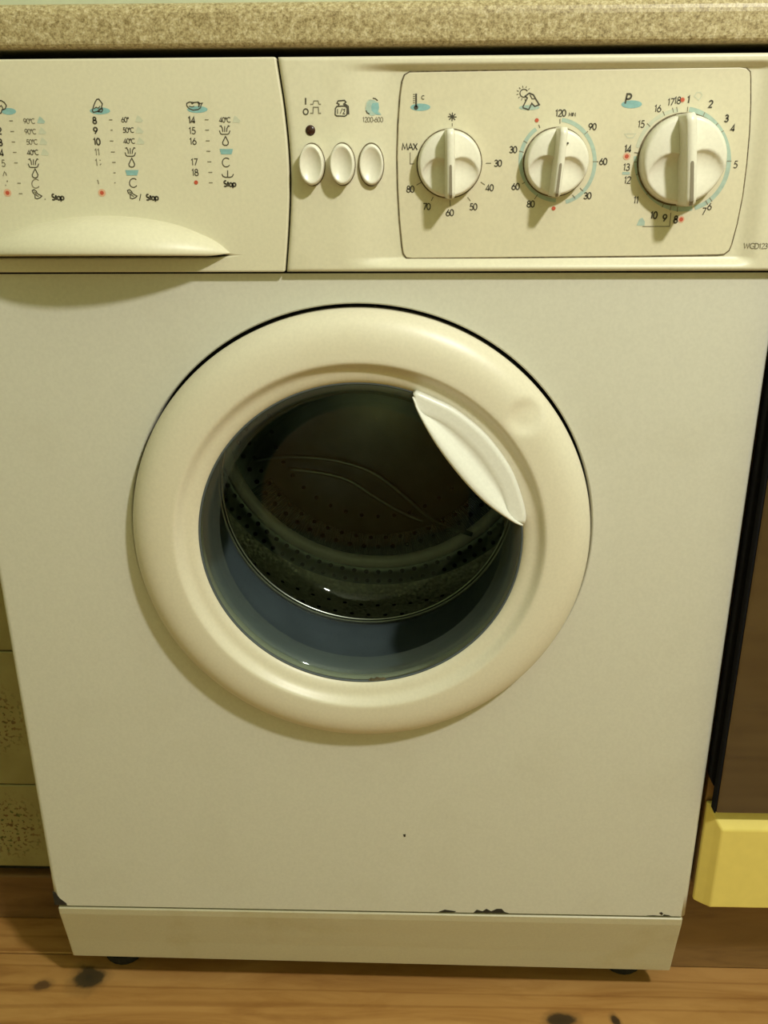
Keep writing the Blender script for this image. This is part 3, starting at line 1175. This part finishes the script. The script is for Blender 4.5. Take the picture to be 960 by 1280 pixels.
for x, y in ((51, 150.5), (52.5, 164), (54, 177), (56, 190.5), (173.5, 149), (174, 163), (175.5, 176.5), (295, 149.5)):
    Print(YFA, 0.00012).poly([(x - 4.5, y + 3.5), (x - 3, y - 2), (x - 1.5, y - 5), (x + 1.5, y - 3), (x + 5.5, y + 1.5), (x + 4, y + 4)]).build('faded_symbol', m_fadeblue if (x, y) != (51, 150.5) else m_paleblue, D)
rinse(42, 204, m_ink, D)
drop(44, 217, m_ink, D)
cee(45, 229.5, m_fade, D)
shirt(46.5, 243, m_ink, D)
Print(YFA).text('Stop', 72.5, 246.3, 7, .22).build('stop_text', m_ink, D)
Print(YFA).blob(56.5, 249, .8, .8, 8).build('worn_print', m_fade, D)
# middle column
for t, x, y, mt in (('8', 118.3, 150.5, m_ink), ('9', 119.5, 163.3, m_ink), ('10', 121.3, 177, m_ink), ('11', 122, 190, m_fade), ('1', 121, 203, m_fade)):
    Print(YFA).text(t, x, y, 8, .18 if mt is m_ink else .12).build('programme_number', mt, D)
Print(YFA).line([(121.5, 225), (122.4, 225.5), (123.6, 230)], 1).line([(124.6, 200), (126, 200.5)], .8).line([(125, 206.3), (126.6, 204.6)], 1).build('worn_print', m_fade, D)
p = Print(YFA)
for x, y, w in ((138.5, 149.8, 2), (139.6, 162.6, 1.3), (139.7, 176.2, 2.2), (141.2, 190, 2.4), (142.5, 203, 2.2), (143.3, 216, 1.3), (143.8, 228.5, .8)):
    p.line([(x - w, y), (x + w, y)], 0.9)
p.build('dashes', m_fade, D)
for t, x, y, mt in (('60\u00b0', 156.5, 149.6, m_ink), ('50\u00b0C', 160.5, 162.6, m_ink), ('40\u00b0C', 161.5, 176.3, m_ink)):
    Print(YFA).text(t, x, y, 6, .13).build('temperature_text', mt, D)
rinse(163, 190, m_ink, D)
drop(164.8, 203.6, m_ink, D)
basin(165, 216, D)
cee(167, 228.6, m_ink, D)
shirt(165.5, 243, m_ink, D)
Print(YFA).text('/', 175.5, 246.3, 7, .13).build('slash', m_ink, D)
Print(YFA).text('Stop', 190.5, 246.5, 7, .22).build('stop_text', m_ink, D)
# right column
for t, x, y, mt, wt_ in (('14', 239.8, 150, m_ink, .18), ('15', 240.4, 163.3, m_ink, .12), ('16', 241.4, 176.5, m_ink, .12), ('17', 243, 202.5, m_ink, .12), ('18', 244, 215.5, m_ink, .12)):
    Print(YFA).text(t, x, y, 8, wt_).build('programme_number', mt, D)
p = Print(YFA)
for x, y in ((258.4, 149.6), (259, 162.6), (259.8, 176), (260.6, 189), (261.8, 202.2), (263, 215.4), (263.6, 228.4)):
    p.line([(x - 2.4, y), (x + 2.4, y)], 0.9)
p.build('dashes', m_fade, D)
Print(YFA).text('40\u00b0C', 281, 149.8, 6, .13).build('temperature_text', m_ink, D)
rinse(281, 162.6, m_ink, D)
drop(282, 176.4, m_ink, D)
basin(283, 189.6, D)
cee(283, 203, m_ink, D)
Print(YFA).line([(277.5, 217.5), (279, 220.5), (282, 221.5), (288, 221.5), (290.5, 220.5), (292, 217.5)], 1.1).line([(284.7, 213), (284.7, 221)], 1.1).build('soak_symbol', m_ink, D)
Print(YFA).text('Stop', 287.5, 229.5, 7, .22).build('stop_text', m_ink, D)
dots(D, YFA, ((9.5, 241, 4.8), (127.5, 241, 4.8), (245.2, 228, 0)))
# fabric symbols over the columns, each on its blue patch
Print(YFA, 0.00012).blob(11, 139.2, 9.3, 4.2).build('blue_patch', m_blue, D)
Print(YFA).line(Z(0, 115, 7.385, [(-40, 130), (-20, 85), (10, 78), (40, 95), (60, 125), (50, 155), (20, 165), (10, 195), (-15, 200)]), 1.2).line(Z(0, 115, 7.385, [(0, 135), (12, 125), (24, 140), (30, 165)]), 1).build('cotton_symbol', m_ink, D)
Print(YFA, 0.00012).blob(125, 138.6, 12.8, 4.4).build('blue_patch', m_blue, D)
Print(YFA).line(Z(100, 115, 7.385, [(115, 175), (125, 135), (140, 95), (155, 68), (175, 65), (190, 85), (208, 110), (200, 135), (210, 165), (200, 185), (160, 180), (125, 187), (115, 175)]), 1.2) \
    .line(Z(100, 115, 7.385, [(130, 155), (150, 140), (170, 150), (185, 130)]), 1).line(Z(100, 115, 7.385, [(165, 182), (185, 160), (205, 150)]), 2).build('fabric_symbol', m_ink, D)
Print(YFA, 0.00012).blob(246.8, 136.8, 12.8, 4.3).build('blue_patch', m_blue, D)
Print(YFA).line(Z(220, 115, 7.385, [(100, 105), (125, 92), (165, 97), (205, 92), (222, 105), (245, 102), (232, 120), (228, 145), (205, 162), (160, 168), (120, 152), (100, 125), (100, 105)]), 1.1) \
    .line(Z(220, 115, 7.385, [(140, 95), (150, 110), (165, 100)]), .9).line(Z(220, 115, 7.385, [(205, 95), (215, 115), (210, 140)]), 1.6).line(Z(220, 115, 7.385, [(120, 130), (150, 138), (170, 130)]), .8).build('wool_symbol', m_ink, D)

# over the push buttons
C_ = panel
zD = lambda pts: Z(365, 110, 5.333, pts)
Print(YFA).line(zD([(91, 66), (91, 110)]), 1.6).build('on_mark', m_ink, C_)
Print(YFA).line(zD([(92 + 16 * math.cos(k * PI / 9), 158 + 19 * math.sin(k * PI / 9)) for k in range(19)]), 1.3).build('off_mark', m_ink, C_)
Print(YFA).line(zD([(122, 108), (140, 108), (146, 86), (174, 86), (180, 108), (194, 108)]), 1.0).build('button_symbol', m_fade, C_)
Print(YFA).line(zD([(122, 168), (140, 168), (142, 128), (176, 128), (178, 168), (194, 168)]), 1.1).build('button_symbol', m_fade, C_)
p = Print(YFA)
p.line(zD([(290, 135), (300, 122), (355, 120), (368, 132), (366, 178), (352, 188), (298, 186), (288, 178), (290, 135)]), 1.3)
p.line(zD([(310, 120), (314, 108), (300, 100), (308, 86), (350, 82), (360, 94), (345, 106), (352, 118)]), 1.3)
p.line(zD([(372, 118), (376, 175)]), 2.2).line(zD([(346, 105), (370, 120)]), 2)
p.line(zD([(304, 140), (304, 172)]), .9).line(zD([(322, 170), (336, 136)]), .8).line(zD([(340, 145), (352, 142), (350, 156), (340, 172), (354, 172)]), .9)
p.build('half_load_symbol', m_ink, C_)
Print(YFA, .00012).blob(465, 134.5, 8.6, 10).poly(zD([(530, 140), (575, 150), (595, 178), (560, 175), (530, 160)])).build('blue_patch', m_paleblue, C_)
Print(YFA, .00018).poly(zD([(535, 100), (575, 95), (580, 130), (570, 160), (590, 178), (560, 176), (530, 150), (528, 120)])).build('spin_patch', m_blue, C_)
Print(YFA).line(zD([(538, 66), (556, 70), (570, 82)]), 1.2).line(zD([(492, 148), (500, 164), (516, 172)]), 1.2).build('spin_arrows', m_ink, C_)
Print(YFA).line(zD([(492, 130), (494, 100), (508, 80), (530, 72)]), .8).build('spin_arrows', m_fadeblue, C_)
Print(YFA).text('1200-600', 466, 149.3, 6, .12, .95).build('speed_text', m_fade, C_)

# dial plate print
Print(YP, .00012).blob(525.4, 134, 12.6, 4.6).build('blue_patch', m_blue, C_)
p = Print(YP)
p.line([(520.2, 117), (520.2, 134)], 1.9).blob(520, 134.4, 2.8, 3)
for k in range(5): p.line([(516.4, 118 + 2.6 * k), (518.6, 118 + 2.6 * k)], .7)
p.text('C', 528.6, 121.8, 4.6, .16)
p.build('thermometer_symbol', m_ink, C_)
p = Print(YP)
for k in range(8):
    a = k * PI / 4 + .05
    p.line([(565.3 + 1.2 * math.cos(a), 146 + 1.2 * math.sin(a)), (565.3 + 5.4 * math.cos(a), 146 + 5.4 * math.sin(a))], 1.1)
p.blob(565.3, 146, 1.8, 1.8, 8)
p.build('cold_symbol', m_ink, C_)
for t, x, y, h in (('MAX', 512.3, 183.3, 8), ('30', 622.5, 204, 7.8), ('40', 612, 234.6, 7.8), ('50', 591.7, 258.4, 7.8), ('60', 562.3, 265.8, 7.8), ('70', 533.5, 258.2, 7.8), ('80', 513, 236.4, 7.8)):
    Print(YP).text(t, x, y, h, .14).build('dial_number', m_ink, C_)
p = Print(YP)
for a, b2 in (((607.5, 204), (614, 204)), ((601, 227.5), (606, 231)), ((584.5, 246.5), (588, 251)), ((562.5, 250), (562.8, 257.5)), ((541.5, 246), (539, 251)), ((526.5, 228), (520.5, 231.5)), ((565.3, 154), (565.3, 158))):
    p.line([a, b2], .9)
p.line([(512.8, 190.5), (512.8, 204.8), (518, 204.8)], .8)
p.build('dial_ticks', m_fade, C_)

# drying dial
zF = lambda pts: Z(620, 95, 6.0, pts)
Print(YP, .00012).blob(661.5, 134.5, 13, 3.2).build('blue_patch', m_paleblue, C_)
p = Print(YP)
p.line([(655 + 5 * math.cos(math.radians(a)), 116.5 + 5 * math.sin(math.radians(a))) for a in range(60, 331, 18)], 1.0)
for k in range(9):
    a = math.radians(80 + k * 30)
    p.line([(655 + 7 * math.cos(a), 116.5 + 7 * math.sin(a)), (655 + 9.4 * math.cos(a), 116.5 + 9.4 * math.sin(a))], .7)
p.line(zF([(200, 235), (235, 165), (220, 150), (250, 128), (280, 140), (300, 175), (325, 215), (290, 228), (268, 205), (245, 252), (200, 238)]), 1.4)
p.line(zF([(255, 140), (270, 170), (290, 172)]), .9)
p.build('sun_and_shirt_symbol', m_ink, C_)
for t, x, y, h in (('120', 701, 141.3, 8), ('MIN', 715.3, 143, 4.4), ('90', 740.6, 158.3, 7.8), ('60', 754, 201.8, 7.8), ('30', 734.4, 244.6, 7.8), ('80', 663.4, 255, 7.8), ('60', 644.5, 233, 7.8), ('30', 641.5, 187, 7.8)):
    Print(YP).text(t, x, y, h, .15).build('dial_number', m_ink, C_)
dots(C_, YP, ((671, 150.3, 0), (692, 260.4, 0)))
c2, r2 = (697.5, 202.5), 46.0


def arcpx(c, rx, ry, a0, a1, n=40):
    return [(c[0] + rx * math.cos(math.radians(a0 + (a1 - a0) * i / n)), c[1] - ry * math.sin(math.radians(a0 + (a1 - a0) * i / n))) for i in range(n + 1)]


Print(YP, .00014).line(arcpx((697.5, 201.5), 46, 52, 84, -78), 4.2).build('blue_scale', m_paleblue, C_)
Print(YP, .00014).line(arcpx((696.5, 201.5), 46, 49, 125, 268), 4.2).build('blue_scale', m_paleblue, C_)
p = Print(YP)
for a, b2 in (((700, 148.5), (700, 154.5)), ((730.5, 168), (735, 164)), ((741, 202), (748, 202)), ((725, 235), (729, 239)), ((715.5, 243.5), (719, 248)), ((672, 243), (668, 249)), ((656.5, 227.5), (652.5, 230)),
              ((649, 188.8), (654.5, 190.5)), ((654.5, 176), (659, 179)), ((673.5, 156), (675, 160))):
    p.line([a, b2], .9)
p.build('dial_ticks', m_fade, C_)

# programme dial
Print(YP, .00012).blob(789.5, 130.4, 13, 5).build('blue_patch', m_blue, C_)
Print(YP).text('P', 785.8, 123.5, 12, .15, slant=.15).build('programme_letter', m_ink, C_)
for t, x, y, wt_ in (('1', 861, 124.5, .2), ('2', 888.3, 130, .18), ('3', 908.2, 148, .18), ('4', 916, 160, .18), ('5', 919.4, 205.6, .12), ('6', 887, 258, .12), ('7', 879.8, 264.2, .12), ('8', 844.6, 274.3, .2), ('9', 830.8, 272.5, .18),
                     ('10', 817.4, 269, .18), ('11', 795.4, 250, .12), ('12', 784.4, 225, .12), ('13', 783.2, 208.8, .12), ('14', 785, 186, .18), ('15', 801.6, 155, .12), ('16', 822.4, 135.5, .12), ('17', 838.6, 127.5, .12), ('18', 847, 125.4, .12)):
    Print(YP).text(t, x, y, 8.4, wt_, .95, slant=.05).build('dial_number', m_ink, C_)
dots(C_, YP, ((853, 124.8, 3.4), (783.4, 195.4, 4.6), (851.4, 274.2, 4.2)))
Print(YP, .00014).line(arcpx((853.5, 199), 57.5, 63, 82, -75), 5).build('blue_scale', m_paleblue, C_)
Print(YP, .00014).line(arcpx((853, 199.5), 58, 62, 176, 282, 30), 5).build('blue_scale', m_paleblue, C_)
Print(YP, .00014).line(arcpx((853, 199.5), 58, 62, 95, 166, 24), 4).build('blue_scale', m_fadeblue, C_)
p = Print(YP)
for ang_ in (84, 63, 43.5, 33, -2, -53, -59, -96.5, -105, -115, -138, -163, 183, 172.5, 137, 114, 102, 97):
    a = math.radians(ang_)
    p.line([(853.3 + 55.5 * math.cos(a), 199.2 - 60 * math.sin(a)), (853.3 + 61 * math.cos(a), 199.2 - 66 * math.sin(a))], .9)
p.build('dial_ticks', m_fade, C_)
Print(YP).line([(838.5, 266), (837, 283), (803, 283)], .8).build('bracket_line', m_fade, C_)
Print(YP, .00012).poly([(795.5, 282), (799, 274), (803, 272), (806, 277), (805.5, 282)]).build('faded_symbol', m_paleblue, C_)
Print(YP, .00012).line(Z(760, 100, 5.333, [(575, 110), (590, 85), (615, 82), (628, 100), (615, 120), (605, 135), (595, 125), (575, 110)]), 1).build('faded_symbol', m_fadeblue, C_)
Print(YP, .00012).line(Z(760, 100, 5.333, [(110, 360), (130, 385), (165, 385), (185, 358), (110, 360)]), 1).build('faded_symbol', m_fadeblue, C_)
Print(YP, .00012).line(Z(760, 100, 5.333, [(95, 622), (145, 622)]), 3).build('blue_bar', m_paleblue, C_)
Print(YFA).text('WGD123', 945.5, 307.5, 6.6, .12, 1.0).build('model_text', m_fade, C_)

# ------------------------------------------------------------------ door
dim = U(658, 523, -0.0245)
R_DIM = 0.0158


def dent(x, z, r):
    d = math.hypot(x - dim.x, z - dim.z) / R_DIM
    return 0.0030 * (0.5 + 0.5 * math.cos(PI * min(1.0, d ** 1.6))) if d < 1 else 0.0


prof = [(0.1778, 0.0160), (0.1783, 0.0), (0.1788, -0.003)]
for k in range(25):
    u = math.cos(PI / 2 * k / 24)
    prof.append((0.1440 + 0.0349 * u, -0.0224 + 0.0182 * (1 - math.sqrt(max(0, 1 - u ** 3.0)))))
prof += [(0.1428, -0.0221), (0.1416, -0.0212), (0.1402, -0.0197), (0.1388, -0.0180), (0.1372, -0.0165), (0.1354, -0.0155), (0.1334, -0.0149), (0.1312, -0.0143),
         (0.1292, -0.0134), (0.1274, -0.0122), (0.1262, -0.0108), (0.1255, -0.0085), (0.1255, 0.0), (0.150, 0.012), (0.1778, 0.0160)]
V, Fc = lathe(prof, CX, CZ, 420, dent)
door = mk('door', V, Fc, m_ring, wm, smooth=True, label='round cream plastic door ring')
# glass bowl reaching into the drum
gp = [(0.1256, -0.0095), (0.1240, -0.0100), (0.1218, -0.0092), (0.1195, -0.0068), (0.1172, -0.0020), (0.1150, 0.006), (0.1110, 0.022), (0.1070, 0.042), (0.1030, 0.060),
      (0.0975, 0.073), (0.0890, 0.081), (0.0750, 0.086), (0.0550, 0.0895), (0.0300, 0.0915), (0.0003, 0.092)]
gl = mk('door_glass', *lathe(gp, CX, CZ, 128), m_glass, door, smooth=True, label='clear glass bowl of the door')
mk('glass_rim', *lathe([(0.1250, -0.0104), (0.1240, -0.0106), (0.1215, -0.0098), (0.1190, -0.0072), (0.1160, -0.0010), (0.1135, 0.008)], CX, CZ, 128), m_rimglass, door, smooth=True)
g = U(471, 849, -0.0108)
mk('grime_spot', *prism([(g.x + dx * 0.001, g.z + dz * 0.001) for dx, dz in ((-7, -1), (-5, 1.4), (-2, 0.6), (0, 2.4), (3, 1.2), (6, 2), (8, 0), (4, -1.6), (0, -1), (-4, -2))], -0.0112, -0.0106), plain('brown_grime', (0.10, 0.085, 0.05), 0.8, 0.5, 300), door)
# bead where the glass meets the ring
V, Fc = lathe([(0.1258 + 0.0011 * math.cos(2 * PI * k / 10), -0.0102 + 0.0011 * math.sin(2 * PI * k / 10)) for k in range(11)], CX, CZ, 128)
mk('glass_bead', V, Fc, m_rubber, door, smooth=True)

# leaf shaped door handle: flat outer band, grip flap rising towards the glass side
YH = -0.0190
outer_px = catmull([(516.8, 493), (520, 491), (543, 501), (568.5, 513.8), (599.4, 538), (620, 560.7), (638.8, 588.8), (650, 617), (656.5, 643), (655, 655.5)], 5)
ridge_px = catmull([(518.5, 500), (525, 513.5), (556, 528.5), (584.4, 551), (608.8, 579), (627.5, 611), (637, 643), (647, 652)], 5)
inner_px = catmull([(516.5, 496), (524.4, 515.6), (545, 551), (575, 590.7), (605, 622.6), (635, 645.5), (650, 655), (654, 656.5)], 5)


def resample(pts, n):
    d = [0]
    for a, b2 in zip(pts, pts[1:]): d.append(d[-1] + math.hypot(b2[0] - a[0], b2[1] - a[1]))
    out = []
    for i in range(n + 1):
        s = d[-1] * i / n
        k = max(j for j in range(len(d)) if d[j] <= s + 1e-9)
        k = min(k, len(pts) - 2)
        t = (s - d[k]) / max(1e-9, d[k + 1] - d[k])
        out.append((pts[k][0] + (pts[k + 1][0] - pts[k][0]) * t, pts[k][1] + (pts[k + 1][1] - pts[k][1]) * t))
    return out


NH = 40
O_, R2, I_ = resample(outer_px, NH), resample(ridge_px, NH), resample(inner_px, NH)
V, Fc = [], []
for i in range(NH + 1):
    o, r, q = O_[i], R2[i], I_[i]
    w = math.sin(PI * i / NH) ** 0.6
    def L3(a, b2, t): return (a[0] + (b2[0] - a[0]) * t, a[1] + (b2[1] - a[1]) * t)
    row = [(o, YH + 0.010), (o, YH + 0.0012), (L3(o, r, 0.04), YH)]
    for t in (0.25, 0.5, 0.75, 0.94): row.append((L3(o, r, t), YH))
    for t in (0.06, 0.2, 0.4, 0.6, 0.8, 0.93): row.append((L3(r, q, t), YH + w * (0.0030 * math.sin(min(1, t * 1.6) * PI) - 0.0085 * t ** 1.3)))
    row.append((q, YH + w * (-0.0070)))
    row.append((q, YH + w * (-0.0045) + 0.0015))
    for (pp, yy) in row:
        c = U(pp[0], pp[1], YH)
        V.append((c.x, yy, c.z))
n = len(row)
for i in range(NH):
    for j in range(n - 1):
        Fc.append((i * n + j, (i + 1) * n + j, (i + 1) * n + j + 1, i * n + j + 1))
dh = mk('door_handle', V, Fc, m_white, door, smooth=True, label='white leaf shaped door handle')
dh.modifiers.new('solid', 'SOLIDIFY').thickness = 0.0016
dh.modifiers['solid'].offset = 0
me = dh.data
for e in me.edges: e.use_edge_sharp = False

# ------------------------------------------------------------------ gasket and drum
gk = [(0.1540, 0.019), (0.1480, 0.0195), (0.1385, 0.022), (0.1345, 0.030), (0.1330, 0.042), (0.1345, 0.052), (0.1340, 0.060), (0.1330, 0.072), (0.1315, 0.084), (0.1310, 0.090), (0.1318, 0.098), (0.1350, 0.106), (0.1450, 0.107)]
mk('door_gasket', *lathe(gk, CX, CZ, 128), m_rubber, wm, smooth=True, label='grey rubber door seal')
RD = 0.232
YD0, YD1 = 0.112, 0.365
mouth = [(0.1325, 0.114), (0.1318, 0.1105), (0.1345, 0.1085), (0.150, 0.109), (0.205, 0.114), (0.224, 0.122), (RD, 0.134)]
prof = [(RD, 0.134)]
yy = 0.134
while yy < YD1 - 0.03:
    yy += 0.004
    prof.append((RD - 0.0024 * max(0, math.sin((yy - 0.134) / 0.058 * 2 * PI)), yy))
prof += [(RD, YD1 - 0.02), (0.228, YD1 - 0.008), (0.218, YD1)]
drum = mk('drum', *lathe(prof, CX, CZ, 160), m_drum, wm, smooth=True, label='perforated steel drum')
mk('drum_mouth', *lathe(mouth, CX, CZ, 128), m_lip, drum, smooth=True)
bp_ = [(0.218, YD1), (0.210, YD1 + 0.002), (0.203, YD1 - 0.003), (0.197, YD1 - 0.003), (0.190, YD1 + 0.004), (0.150, YD1 + 0.006), (0.145, YD1 - 0.001), (0.100, YD1 - 0.004), (0.060, YD1 - 0.014), (0.0005, YD1 - 0.016)]
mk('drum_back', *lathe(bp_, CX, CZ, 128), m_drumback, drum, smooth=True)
mk('drum_lip', *lathe([(0.1316 + 0.0015 * math.cos(2 * PI * k / 10), 0.1090 + 0.0015 * math.sin(2 * PI * k / 10)) for k in range(11)], CX, CZ, 128), m_lip, drum, smooth=True)
rr0 = 0.186
mk('drum_rib', *lathe([(rr0 + 0.0080 * math.cos(2 * PI * k / 12), YD1 - 0.003 + 0.007 * math.sin(2 * PI * k / 12)) for k in range(13)], CX, CZ, 128), m_rib, drum, smooth=True, label='raised ring on the drum back with its highlight painted pale')
# perforations: rows on the drum wall and rings on its back, all inside faces
V, Fc = [], []


def disc(c, t1, t2, r, n=9):
    k = len(V)
    for i in range(n):
        a = 2 * PI * i / n
        V.append(tuple(c + t1 * (r * math.cos(a)) + t2 * (r * math.sin(a))))
    Fc.append(tuple(range(k, k + n)))


for j, y in enumerate([0.18, 0.205, 0.23, 0.255, 0.28, 0.305, 0.33]):
    for k in range(72):
        a = 2 * PI * (k + 0.5 * (j % 2)) / 72
        e = Vector((math.cos(a), 0, math.sin(a)))
        disc(Vector((CX, y, CZ)) + e * (RD - 0.0028), Vector((0, 1, 0)), Vector((-math.sin(a), 0, math.cos(a))), 0.0026)
for r, nn, y, sz in ((0.213, 96, YD1 - 0.0005, 0.0028), (0.199, 84, YD1 - 0.0042, 0.0030), (0.168, 60, YD1 + 0.0030, 0.0030), (0.156, 54, YD1 + 0.003, 0.0026), (0.125, 40, YD1 - 0.0045, 0.0026)):
    for k in range(nn):
        a = 2 * PI * k / nn
        disc(Vector((CX + r * math.cos(a), y, CZ + r * math.sin(a))), Vector((1, 0, 0)), Vector((0, 0, 1)), sz)
o = mk('drum_holes', V, Fc, m_hole, drum, fix=False)
o['kind'] = 'stuff'
# fine radial flutes on the back between the rings
V, Fc = [], []
for k in range(150):
    a = -PI / 2 + (k - 75) * 0.0135
    v, f = tube([(CX + r * math.cos(a), YD1 + 0.0045, CZ + r * math.sin(a)) for r in (0.152, 0.180)], 0.0007, 5)
    q = len(V)
    V += v
    Fc += [tuple(i + q for i in g) for g in f]
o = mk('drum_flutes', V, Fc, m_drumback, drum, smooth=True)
o['kind'] = 'stuff'
# three lifter paddles
for ad in (203, 323, 83):
    a = math.radians(ad)
    V, Fc = [], []
    NP = 14
    sec = [(-0.030, 0.0), (-0.022, 0.012), (-0.012, 0.036), (-0.004, 0.045), (0.004, 0.045), (0.012, 0.036), (0.022, 0.012), (0.030, 0.0)]
    for i in range(NP + 1):
        t = i / NP
        y = 0.140 + 0.215 * t
        hs = min(1, 4 * t + 0.25, 4 * (1 - t) + 0.35)
        for (s, h) in sec:
            r = RD - 0.001 - h * hs
            b3 = a + s / RD
            V.append((CX + r * math.cos(b3), y, CZ + r * math.sin(b3)))
    n = len(sec)
    for i in range(NP):
        for j in range(n - 1):
            Fc.append((i * n + j, i * n + j + 1, (i + 1) * n + j + 1, (i + 1) * n + j))
    Fc += [tuple(range(n)), tuple(range(NP * n, NP * n + n))]
    mk('drum_paddle', V, Fc, m_lip, drum, smooth=True)
# pressed ridges sweeping across the back
for pts in ([(318, 576), (350, 571), (390, 572), (430, 578), (468, 592), (505, 620), (545, 652), (590, 668)],
            [(360, 586), (400, 591), (435, 600), (470, 622), (505, 642), (530, 652)]):
    path = [tuple(U(x, y, YD1 - 0.016)) for x, y in catmull(pts, 5)]
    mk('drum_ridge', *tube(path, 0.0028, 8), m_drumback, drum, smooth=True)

# ------------------------------------------------------------------ kitchen unit with oven on the right
cab = empty('oven_cabinet', (0.62, 0.30, FZ), 'wooden oven housing with butter yellow front panel right of the washing machine', 'cabinet')
XC = 0.3018
yt = U(920, 1003.5, 0.0).z
yb_ = U(930, 1136, -0.010).z
for xa in (XC, 0.90):
    mk('side_panel', *box(xa, xa + 0.016, 0.006, 0.60, yb_ + 0.012, 0.822), m_carcass, cab, bevel=0.001)
YPL = UF(900, 1210).y
mk('shelf', *box(XC + 0.016, 0.90, 0.01, 0.60, yt - 0.012, yt - 0.001), m_carcass, cab)
mk('plinth', *box(XC, 0.915, YPL, YPL + 0.016, FZ + 0.0004, yb_ + 0.011), m_plinth, cab, bevel=0.001)
for xa in (XC, 0.90):
    mk('side_foot', *box(xa + 0.0005, xa + 0.0155, YPL + 0.0165, 0.60, FZ + 0.0004, yb_ + 0.0115), m_carcass, cab)
# yellow front: thick slab with a wide sloping chamfer round its face
YY1, YYM, YY0 = 0.004, -0.0060, -0.0112
xl, xr = max(0.3015, U(866.5, 1130, -0.004).x), 0.914
zlo, zhi_ = yb_, yt - 0.0005
fl, ch = 0.0070, 0.0120
V = []
for (y, dx, dz0, dz1) in ((YY1, 0, 0, 0), (YY1 - 0.004, 0, 0, 0), (YYM, fl, 0.0005, 0.0125), (YY0, ch, 0.002, 0.0205)):
    V += [(xl + dx, y, zlo + dz0), (xr - dx, y, zlo + dz0), (xr - dx, y, zhi_ - dz1), (xl + dx, y, zhi_ - dz1)]
Fc = [(0, 1, 2, 3), (12, 13, 14, 15)]
for k in range(3):
    Fc += [(4 * k + i, 4 * k + (i + 1) % 4, 4 * k + 4 + (i + 1) % 4, 4 * k + 4 + i) for i in range(4)]
mk('drawer_front', V, Fc, m_yellow, cab, bevel=0.0014, seg=3, ang=20, label='butter yellow chamfered panel')

ov = empty('oven', (0.62, 0.30, yt), 'built in oven with black frame and dark glass door above the yellow panel', 'oven')
xo0 = 0.2992
of = [(xo0 + 0.60, 0.82), (xo0, 0.82)]
zoB = U(893, 986, -0.004).z
for k in range(7):
    a = PI + PI / 2 * k / 6
    of.append((xo0 + 0.010 + 0.010 * math.cos(a), zoB + 0.016 + 0.016 * math.sin(a)))
of.append((xo0 + 0.60, zoB))
mk('oven_frame', *prism(of, -0.006, 0.0055), m_black, ov, bevel=0.001)
xg = U(911, 901, -0.013).x
mk('oven_door', *box(xg, xo0 + 0.585, -0.0155, -0.0062, yt + 0.0008, 0.72), m_oglass, ov, bevel=0.0018, label='dark brown glass oven door')
mk('door_edge', *box(xg - 0.0012, xg, -0.0150, -0.0062, yt + 0.0008, 0.72), m_black, ov)
mk('oven_body', *box(0.3190, 0.898, 0.0056, 0.56, yt + 0.0005, 0.80), m_black, ov)
